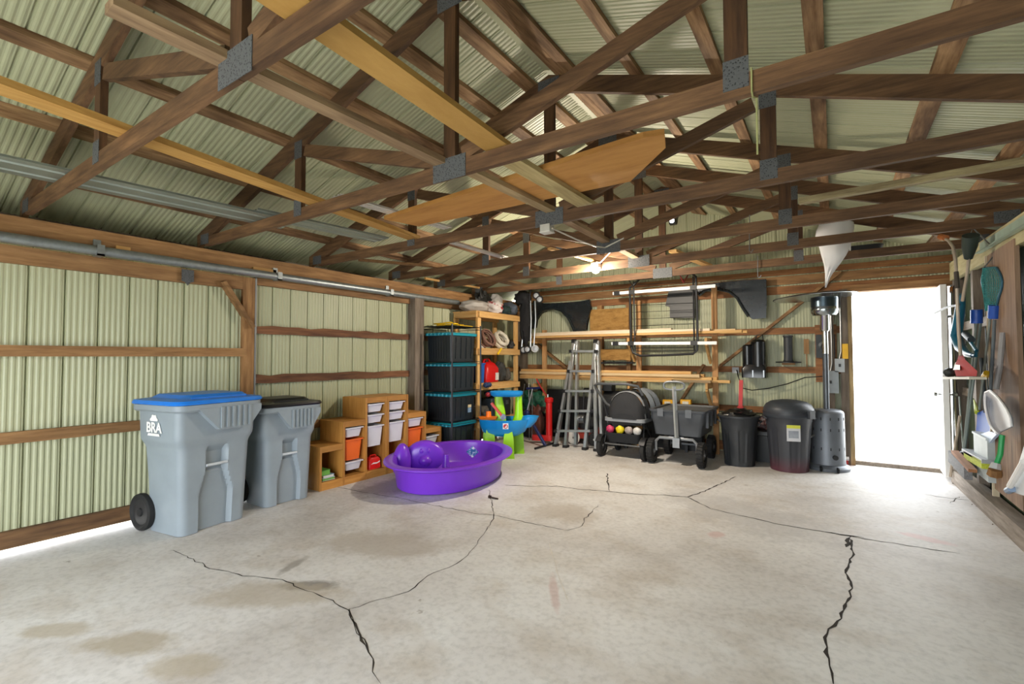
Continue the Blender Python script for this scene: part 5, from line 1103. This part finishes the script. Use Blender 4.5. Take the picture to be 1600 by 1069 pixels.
for x_ in (-.16, .2):
    for y_ in (7.31, 7.5): part('leg', MB().box((g0.x + x_, y_, 0), (g0.x + x_ + .04, y_ + .04, .07)), BLACK, gb, False)
for k, (x0, x1, z1, c, lab) in enumerate(((842, 882, .86, '#121314', 'black upright crate between the jack and the ladder'), (884, 935, .74, '#1a1b1d', 'black bin stack behind the mower and ladder'), (1010, 1100, .5, '#151617', 'low black bin behind the garden cart'))):
    xa, xb = gy(x0, 640, 7.72).x, gy(x1, 640, 7.72).x; t = thing('dark_bin', lab, 'bin', ((xa + xb) / 2, 7.74, 0), 0, 'dark bins under the lumber')
    part('bin_body', MB().loft([rrect(xa + .02, xb - .02, 7.68, 7.83, .03, 0), rrect(xa, xb, 7.67, 7.835, .03, z1 - .05)]), mat(c, .6, 0, .2), t)
    part('bin_lid', MB().loft([rrect(xa - .01, xb + .01, 7.665, 7.84, .03, z1 - .05), rrect(xa - .01, xb + .01, 7.665, 7.84, .03, z1)]), mat(c, .45, 0, .2), t)
# red box by the door
r_ = gz(1315, 722)
rb = thing('red_toolbox', 'small red box on the floor by the door post', 'box', (r_.x, 7.75, 0))
part('box_body', MB().box((r_.x - .05, 7.68, 0), (r_.x + .07, 7.82, .09)), mat('#bb2a25', .5), rb, False)
part('box_lid', MB().box((r_.x - .06, 7.67, .09), (r_.x + .08, 7.83, .115)), mat('#d8d2cc', .5), rb, False)
# ================================================================== RIGHT SIDE TOOLS
def Q(x, y, X_=1.1): return gx(x, y, X_)
# electric trimmer
TLB = mat('#175f78', .35, 0, .08)
tm_ = thing('string_trimmer', 'teal electric string trimmer hanging head up beside the door', 'trimmer', Q(1505, 555, 1.02))
part('shaft', MB().tube([Q(1514, 402, 1.02), Q(1511, 430, 1.02), Q(1504, 470, 1.02)], .014, 8), mat('#b9ad9c', .45, .3), tm_)
part('motor_head', MB().tube([Q(1517, 368, 1.02), Q(1515, 385, 1.02), Q(1513, 404, 1.02)], [.06, .055, .03], 14), mat('#2d3a35', .5), tm_)
hp = [Q(1502, 460, 1.02), Q(1501, 475, 1.02), Q(1497, 505, 1.02), Q(1494, 525, 1.02), Q(1500, 543, 1.02), Q(1510, 553, 1.02), Q(1520, 556, 1.02)]
part('body_grip', MB().tube(hp, [.032, .036, .042, .048, .042, .028, .018], 14), TLB, tm_)
part('handle_loop', MB().tube([Q(1506, 520, 1.02), Q(1517, 535, 1.02), Q(1526, 548, 1.02), Q(1524, 556, 1.02), Q(1512, 556, 1.02)], .014, 8), TLB, tm_)
part('trigger_grip', MB().tube([Q(1508, 522, 1.02), Q(1518, 531, 1.02)], .028, 10), mat('#1b2a30', .5), tm_)
part('fore_handle', MB().tube([Q(1498, 476, 1.0), Q(1480, 480, .98), Q(1461, 489, .95)], .012, 8), BLACK, tm_)
part('hanger_loop', MB().tube([Q(1515, 370, 1.02), Q(1520, 356, 1.1), V(1.15, Q(1515, 370, 1.02).y, 2.42)], .006, 6), STEEL, tm_)
# gas trimmer with curved shaft
gt_ = thing('gas_trimmer', 'curved shaft gas trimmer with red and white engine', 'trimmer', Q(1505, 588, .93))
part('curved_shaft', MB().tube([Q(1474, 372, .93), Q(1482, 376, .93), Q(1489, 386, .93), Q(1493, 405, .93), Q(1495, 440, .93), Q(1496, 475, .93), Q(1498, 520, .93), Q(1501, 556, .93)], .013, 8), mat('#b7ab9b', .45, .3), gt_)
part('shaft_collar', MB().tube([Q(1494, 425, .93), Q(1496, 450, .93)], .018, 8), mat('#4a4540', .5), gt_)
part('engine_cover', MB().loft([[Q(1494, 588, .97), Q(1526, 588, .97), Q(1526, 588, .93), Q(1494, 588, .93)], [Q(1490, 575, .98), Q(1527, 580, .98), Q(1527, 580, .92), Q(1490, 575, .92)], [Q(1496, 562, .97), Q(1508, 562, .97), Q(1508, 562, .9), Q(1496, 562, .9)], [Q(1498, 553, .96), Q(1504, 553, .96), Q(1504, 553, .97), Q(1498, 553, .97)]]), mat('#a81d14', .85, 0, .1), gt_)
part('air_filter', MB().ball(Q(1484, 582, .93), (.05, .05, .045), 14, 10, .2), mat('#2b302e', .5), gt_)
part('white_cover', MB().loft([[Q(1489, 578, .918), Q(1500, 578, .918), Q(1500, 568, .93), Q(1493, 566, .93)], [Q(1489, 578, .9), Q(1500, 578, .9), Q(1500, 568, .915), Q(1493, 566, .915)]]), mat('#d8d2c8', .5), gt_, False)
part('base_plate', MB().beam(Q(1480, 591, .93), Q(1528, 591, .93), .1, .02), mat('#c9c3b0', .5), gt_, False)
part('guard_head', MB().tube([Q(1470, 370, .93), Q(1478, 372, .93)], .03, 8), mat('#a5622f', .6), gt_)
# long handled tools leaning on the wall
def pole(name, a, b, r, m, label, cat, Xa=1.15, Xb=1.12, extra=None):
    p0, p1 = gx(*a, Xa), gx(*b, Xb); t = thing(name, label, cat, (p1.x, p1.y, max(0, p1.z)), 0, 'long tools on the right wall')
    part('shaft', MB().tube([p0, p1], r, 8), m, t)
    return t, p0, p1
AG = mat('#8d9793', .45, .5)
BLU = mat('#1d4fae', .4, 0, .06)
t, p0, p1 = pole('paint_pole', (1527, 490), (1503, 730), .011, AG, 'metal extension pole with a short blue socket near the trimmers', 'pole')
part('socket', MB().tube([p0, p0 + V(0, 0, .02) + (p0 - p1) * -.0], .02, 8).tube([gx(1526, 484, 1.15), gx(1526, 505, 1.15)], .045, 12), BLU, t)
t, p0, p1 = pole('paint_pole', (1550, 475), (1530, 640), .010, AG, 'metal pole with a tall blue socket by the green net', 'pole')
part('socket', MB().tube([gx(1554, 477, 1.15), gx(1553, 497, 1.15)], .04, 12), BLU, t)
part('yellow_band', MB().tube([gx(1542, 583, 1.13), gx(1538, 589, 1.13)], .025, 8), mat('#e0b51a', .5), t)
t, p0, p1 = pole('rake_handle', (1554, 500), (1546, 640), .013, mat('#5c666c', .6), 'grey tool handle right of the blue socket pole', 'handle')
t, p0, p1 = pole('thin_rod', (1486, 445), (1492, 735), .008, AG, 'thin metal rod hanging behind the trimmers', 'rod', 1.18, 1.18)
part('tip', MB().tube([gx(1486, 448, 1.18), gx(1486, 458, 1.18)], .016, 8), mat('#c47a3a', .5), t)
part('cross_clip', MB().tube([gx(1480, 495, 1.17), gx(1492, 494, 1.17)], .018, 8), WHITE, t)
t, p0, p1 = pole('old_spade', (1500, 650), (1485, 745), .014, wood('#8d8070', '#bdb0a0', 'z'), 'old wooden tool handle leaning low by the door', 'handle', 1.15, 1.08)  # only a wooden handle, the tool's head is left out
t, p0, p1 = pole('steel_rod', (1499, 620), (1505, 700), .008, AG, 'thin steel rod crossing the extension pole', 'rod', 1.18, 1.16)
t, p0, p1 = pole('hoe', (1533, 500), (1505, 720), .012, mat('#7d8a88', .4, .4), 'slim grey pole ending in a black clamp foot', 'pole', 1.2, 1.1)
part('black_foot', MB().ball(p1, (.05, .06, .1), 12, 8, .2), BLACK, t)
# green net
nt_ = MB(); c0 = gx(1552, 430, 1.15)
nm_ = mat('#2c7f80', .7, 0, .3, 20)
rows = []
for i in range(10):
    py = 418 + i * 7.5; row = []
    wpx = [8, 12, 15, 16, 15, 13, 10, 8, 6, 4][i]
    for k in range(9):
        x_ = 1549 + i * .3 + wpx * (k / 4 - 1); q = gx(x_, py, 1.16); row.append(q + V(-.05 * math.sin(math.pi * k / 8) - .015 * noise.noise(V(k, i * .5, 2) * 2), 0, 0))
    rows.append(row)
fn = thing('fishing_net', 'green mesh landing net hanging under the header', 'net', gx(1550, 490, 1.15))
def _sub(r, n): return [r[int(k)].lerp(r[min(int(k) + 1, len(r) - 1)], k - int(k)) for k in [(len(r) - 1) * j / n for j in range(n + 1)]]
cols_ = [_sub(r, 20) for r in rows]; fine = list(zip(*[_sub(list(c), 26) for c in zip(*cols_)]))
nb = part('mesh_bag', MB().sheet([list(r) for r in fine]), nm_, fn)
wf_ = nb.modifiers.new('netting', 'WIREFRAME'); wf_.thickness = .006; wf_.use_replace = True
part('hoop', MB().tube([r[0] for r in rows] + [r[-1] for r in reversed(rows)], .008, 6, True), mat('#3f6f86', .4, .4), fn)
part('hanger', MB().tube([rows[0][4], V(1.2, rows[0][4].y, 2.36)], .006, 6), STEEL, fn)
# white snow scoop + blue scoop
sc_ = thing('snow_shovel', 'white plastic snow shovel with grey shaft leaning behind the brown board', 'shovel', gx(1580, 670, 1.12))
cx0, cy0, cx1, cy1 = 1543, 612, 1569, 672
rows = []
for i in range(13):
    f = i / 12; wv = 17 * math.sin(math.pi * min(1, (f + .04) * 1.25) / 2) ** .6 * (1 if f < .8 else 1 - .25 * (f - .8) / .2)
    c_ = (cx0 + (cx1 - cx0) * f, cy0 + (cy1 - cy0) * f); n_ = (-.9, .42)
    rows.append([gx(c_[0] + n_[0] * wv * (k / 4 - 1), c_[1] + n_[1] * wv * (k / 4 - 1), 1.05 + .05 * (1 - (k / 4 - 1) ** 2) * min(1, f * 4)) for k in range(9)])
part('blade', MB().sheet(rows).sheet([[p + V(.012, 0, 0) for p in r] for r in rows]), mat('#c4c5ca', .4), sc_)
part('blade_lip', MB().tube([r[-1] for r in reversed(rows)] + rows[0][::-1] + [r[0] for r in rows], .009, 6), mat('#d6d6da', .4), sc_)
part('shaft', MB().tube([gx(1556, 608, 1.1), gx(1562, 575, 1.13), gx(1567, 520, 1.16)], .02, 8), mat('#8d8c8c', .5), sc_)
bl = thing('blue_shovel', 'blue plastic shovel blade standing behind the white shovel', 'shovel', gx(1540, 690, 1.2))
rows = [[gx(1527, 645, 1.18), gx(1540, 640, 1.22), gx(1552, 650, 1.2)], [gx(1526, 662, 1.16), gx(1545, 662, 1.22), gx(1560, 675, 1.18)], [gx(1524, 680, 1.14), gx(1545, 685, 1.2), gx(1566, 690, 1.16)]]
part('blade', MB().sheet(rows).sheet([[p + V(.015, 0, 0) for p in r] for r in rows]), BLU, bl)
part('wear_strip', MB().loft([[gx(1524, 681, 1.13), gx(1545, 674, 1.13), gx(1558, 678, 1.13), gx(1545, 692, 1.13)], [p + V(.02, 0, 0) for p in (gx(1524, 681, 1.13), gx(1545, 674, 1.13), gx(1558, 678, 1.13), gx(1545, 692, 1.13))]]), mat('#b9cbe6', .4), bl, False)
part('shaft', MB().tube([gx(1540, 645, 1.22), gx(1533, 560, 1.24)], .016, 8), mat('#39424c', .5), bl)
part('socket_leaf', MB().tube([gx(1522, 625, 1.2), gx(1527, 645, 1.18)], [.006, .022], 8), mat('#b9c43a', .5), bl)
# green handled edger
t = thing('green_broom', 'green handled broom with straw tip by the brown board', 'broom', gx(1556, 735, 1.1))
part('handle', MB().tube([gx(1566, 680, 1.12), gx(1563, 710, 1.1), gx(1557, 726, 1.08)], .018, 8), mat('#1f9a55', .4), t)
part('ferrule', MB().tube([gx(1557, 724, 1.08), gx(1555, 733, 1.07)], [.03, .04], 8), mat('#c9cfd2', .4, .4), t)
part('bristles', MB().tube([gx(1555, 733, 1.07), gx(1554, 742, 1.07)], [.042, .05], 8), wood('#6b4a2a', '#a57c4c', 'z'), t)
# brushes on the floor
p = gz(1525, 730, .28)
gb_ = thing('deck_brush', 'grey scrub brush with yellow green bristles lying on the sill', 'brush', gx(1525, 735, 1.12))
part('block', MB().beam(gx(1512, 704, 1.12), gx(1545, 722, 1.12), .09, .035), mat('#9aa0a6', .5), gb_, False)
part('bristle_row', MB().beam(gx(1513, 711, 1.11), gx(1542, 727, 1.11), .07, .07), mottled('bristles', [(.3, '#8f9a2a'), (.7, '#cfdc4a')], 60, .8), gb_, False)
pb_ = thing('push_broom', 'grey bristled push broom head with brown back near the door', 'broom', gx(1500, 735, 1.08))
part('bristle_row', MB().beam(gx(1487, 713, 1.05), gx(1513, 740, 1.05), .06, .12), mottled('grey_bristles', [(.3, '#5e5e60'), (.7, '#8d8d90')], 60, .8), pb_, False)
part('back', MB().beam(gx(1492, 706, 1.05), gx(1520, 736, 1.05), .06, .03), wood('#a06a44', '#c08b62', 'y'), pb_, False)
# bucket behind and bag
bu = thing('grey_bin', 'pale grey plastic bin behind the brushes', 'bin', gx(1550, 722, 1.2))
a, b = gx(1540, 722, 1.2), gx(1562, 690, 1.2)
part('bin_wall', MB().box((1.12, a.y, a.z - .1), (1.23, b.y, b.z)), mat('#aab4b6', .5), bu, False)
part('bin_rim', MB().box((1.11, a.y + .005, b.z), (1.235, b.y - .005, b.z + .02)), mat('#b9c2c4', .5), bu, False)
# loose planks on the floor along the right wall
GP = wood('#8e8a86', '#bdb9b5', 'y', stain=.2)
for k, (a, b, w_, h_, z, lab) in enumerate((((1487, 722), (1516, 742), .1, .05, .025, 'short weathered plank nearest the door'), ((1518, 746), (1552, 778), .1, .04, .02, 'weathered plank on the floor at the middle of the sill'), ((1530, 735), (1640, 838), .16, .1, .05, 'thick grey plank along the foot of the right wall'))):
    p, q = gz(*a, z), gz(*b, z); part('floor_plank', MB().beam((p.x, p.y, z + .003), (q.x, q.y, z + .003), w_, h_), GP, None, False, lab, 'plank', 'planks along the right wall')
# white folding thing behind the brown board
ws = thing('white_chair', 'white plastic chair part at the right edge', 'chair', gx(1592, 770, 1.05))
part('seat_panel', MB().loft([[gx(1578, 768, 1.1), gx(1602, 690, 1.1), gx(1650, 690, 1.1), gx(1650, 790, 1.1)], [p + V(.03, 0, 0) for p in (gx(1578, 768, 1.1), gx(1602, 690, 1.1), gx(1650, 690, 1.1), gx(1650, 790, 1.1))]]), mat('#cfd3d6', .4), ws, False)
part('leg', MB().tube([gx(1578, 760, 1.07), gx(1600, 722, 1.07)], .02, 8), WHITE, ws)
part('foot_cap', MB().tube([gx(1575, 767, 1.08), gx(1581, 764, 1.08)], .025, 8), mat('#7f92ac', .4), ws)
# aluminium flashing on the header
p, q = gx(1532, 388, 1.17), gx(1660, 310, 1.17)
fs = thing('aluminium_flashing', 'pale green aluminium flashing strip lying on the right header', 'flashing', p.lerp(q, .5))
part('face', MB().beam(p, q, .012, .09), mat('#b9cfc0', .4, .4), fs, False)
part('lip', MB().beam(p + V(-.02, 0, -.045), q + V(-.02, 0, -.045), .04, .012), mat('#a5bcae', .4, .4), fs, False)
# debris by the sill
db = MB(); rnd = random.Random(4)
for k in range(420):
    t_ = rnd.random() ** .8; x_, y_ = 1500 + t_ * 100, 742 + t_ * 90
    c = gz(x_ + rnd.gauss(0, 8), y_ + rnd.gauss(4, 6)); a = rnd.uniform(0, 6.28); L_s = rnd.uniform(.006, .03)
    d = V(math.cos(a), math.sin(a), rnd.uniform(-.1, .3)) * L_s; s_ = V(-d.y, d.x, 0) * .5; c.z = .004
    db.add([c - d, c + s_, c + d, c - s_], [(0, 1, 2, 3)])
part('leaf_litter', db, mat('#4a3a2b', .9, 0, .4, 50), None, False, 'dry brown leaf litter along the right sill', 'debris', None, 'stuff')
nl = thing('nail_bolt', 'small rusty bolt lying on the floor in front of the pool', 'bolt', gz(770, 780))
p, q = gz(764, 778), gz(778, 781); part('shaft', MB().tube([p + V(0, 0, .009), q + V(0, 0, .009)], .008, 8), mat('#4a3a30', .6, .5), nl)
part('head', MB().tube([p + V(0, 0, .012), p.lerp(q, .2) + V(0, 0, .012)], .018, 6), mat('#4a3a30', .6, .5), nl)
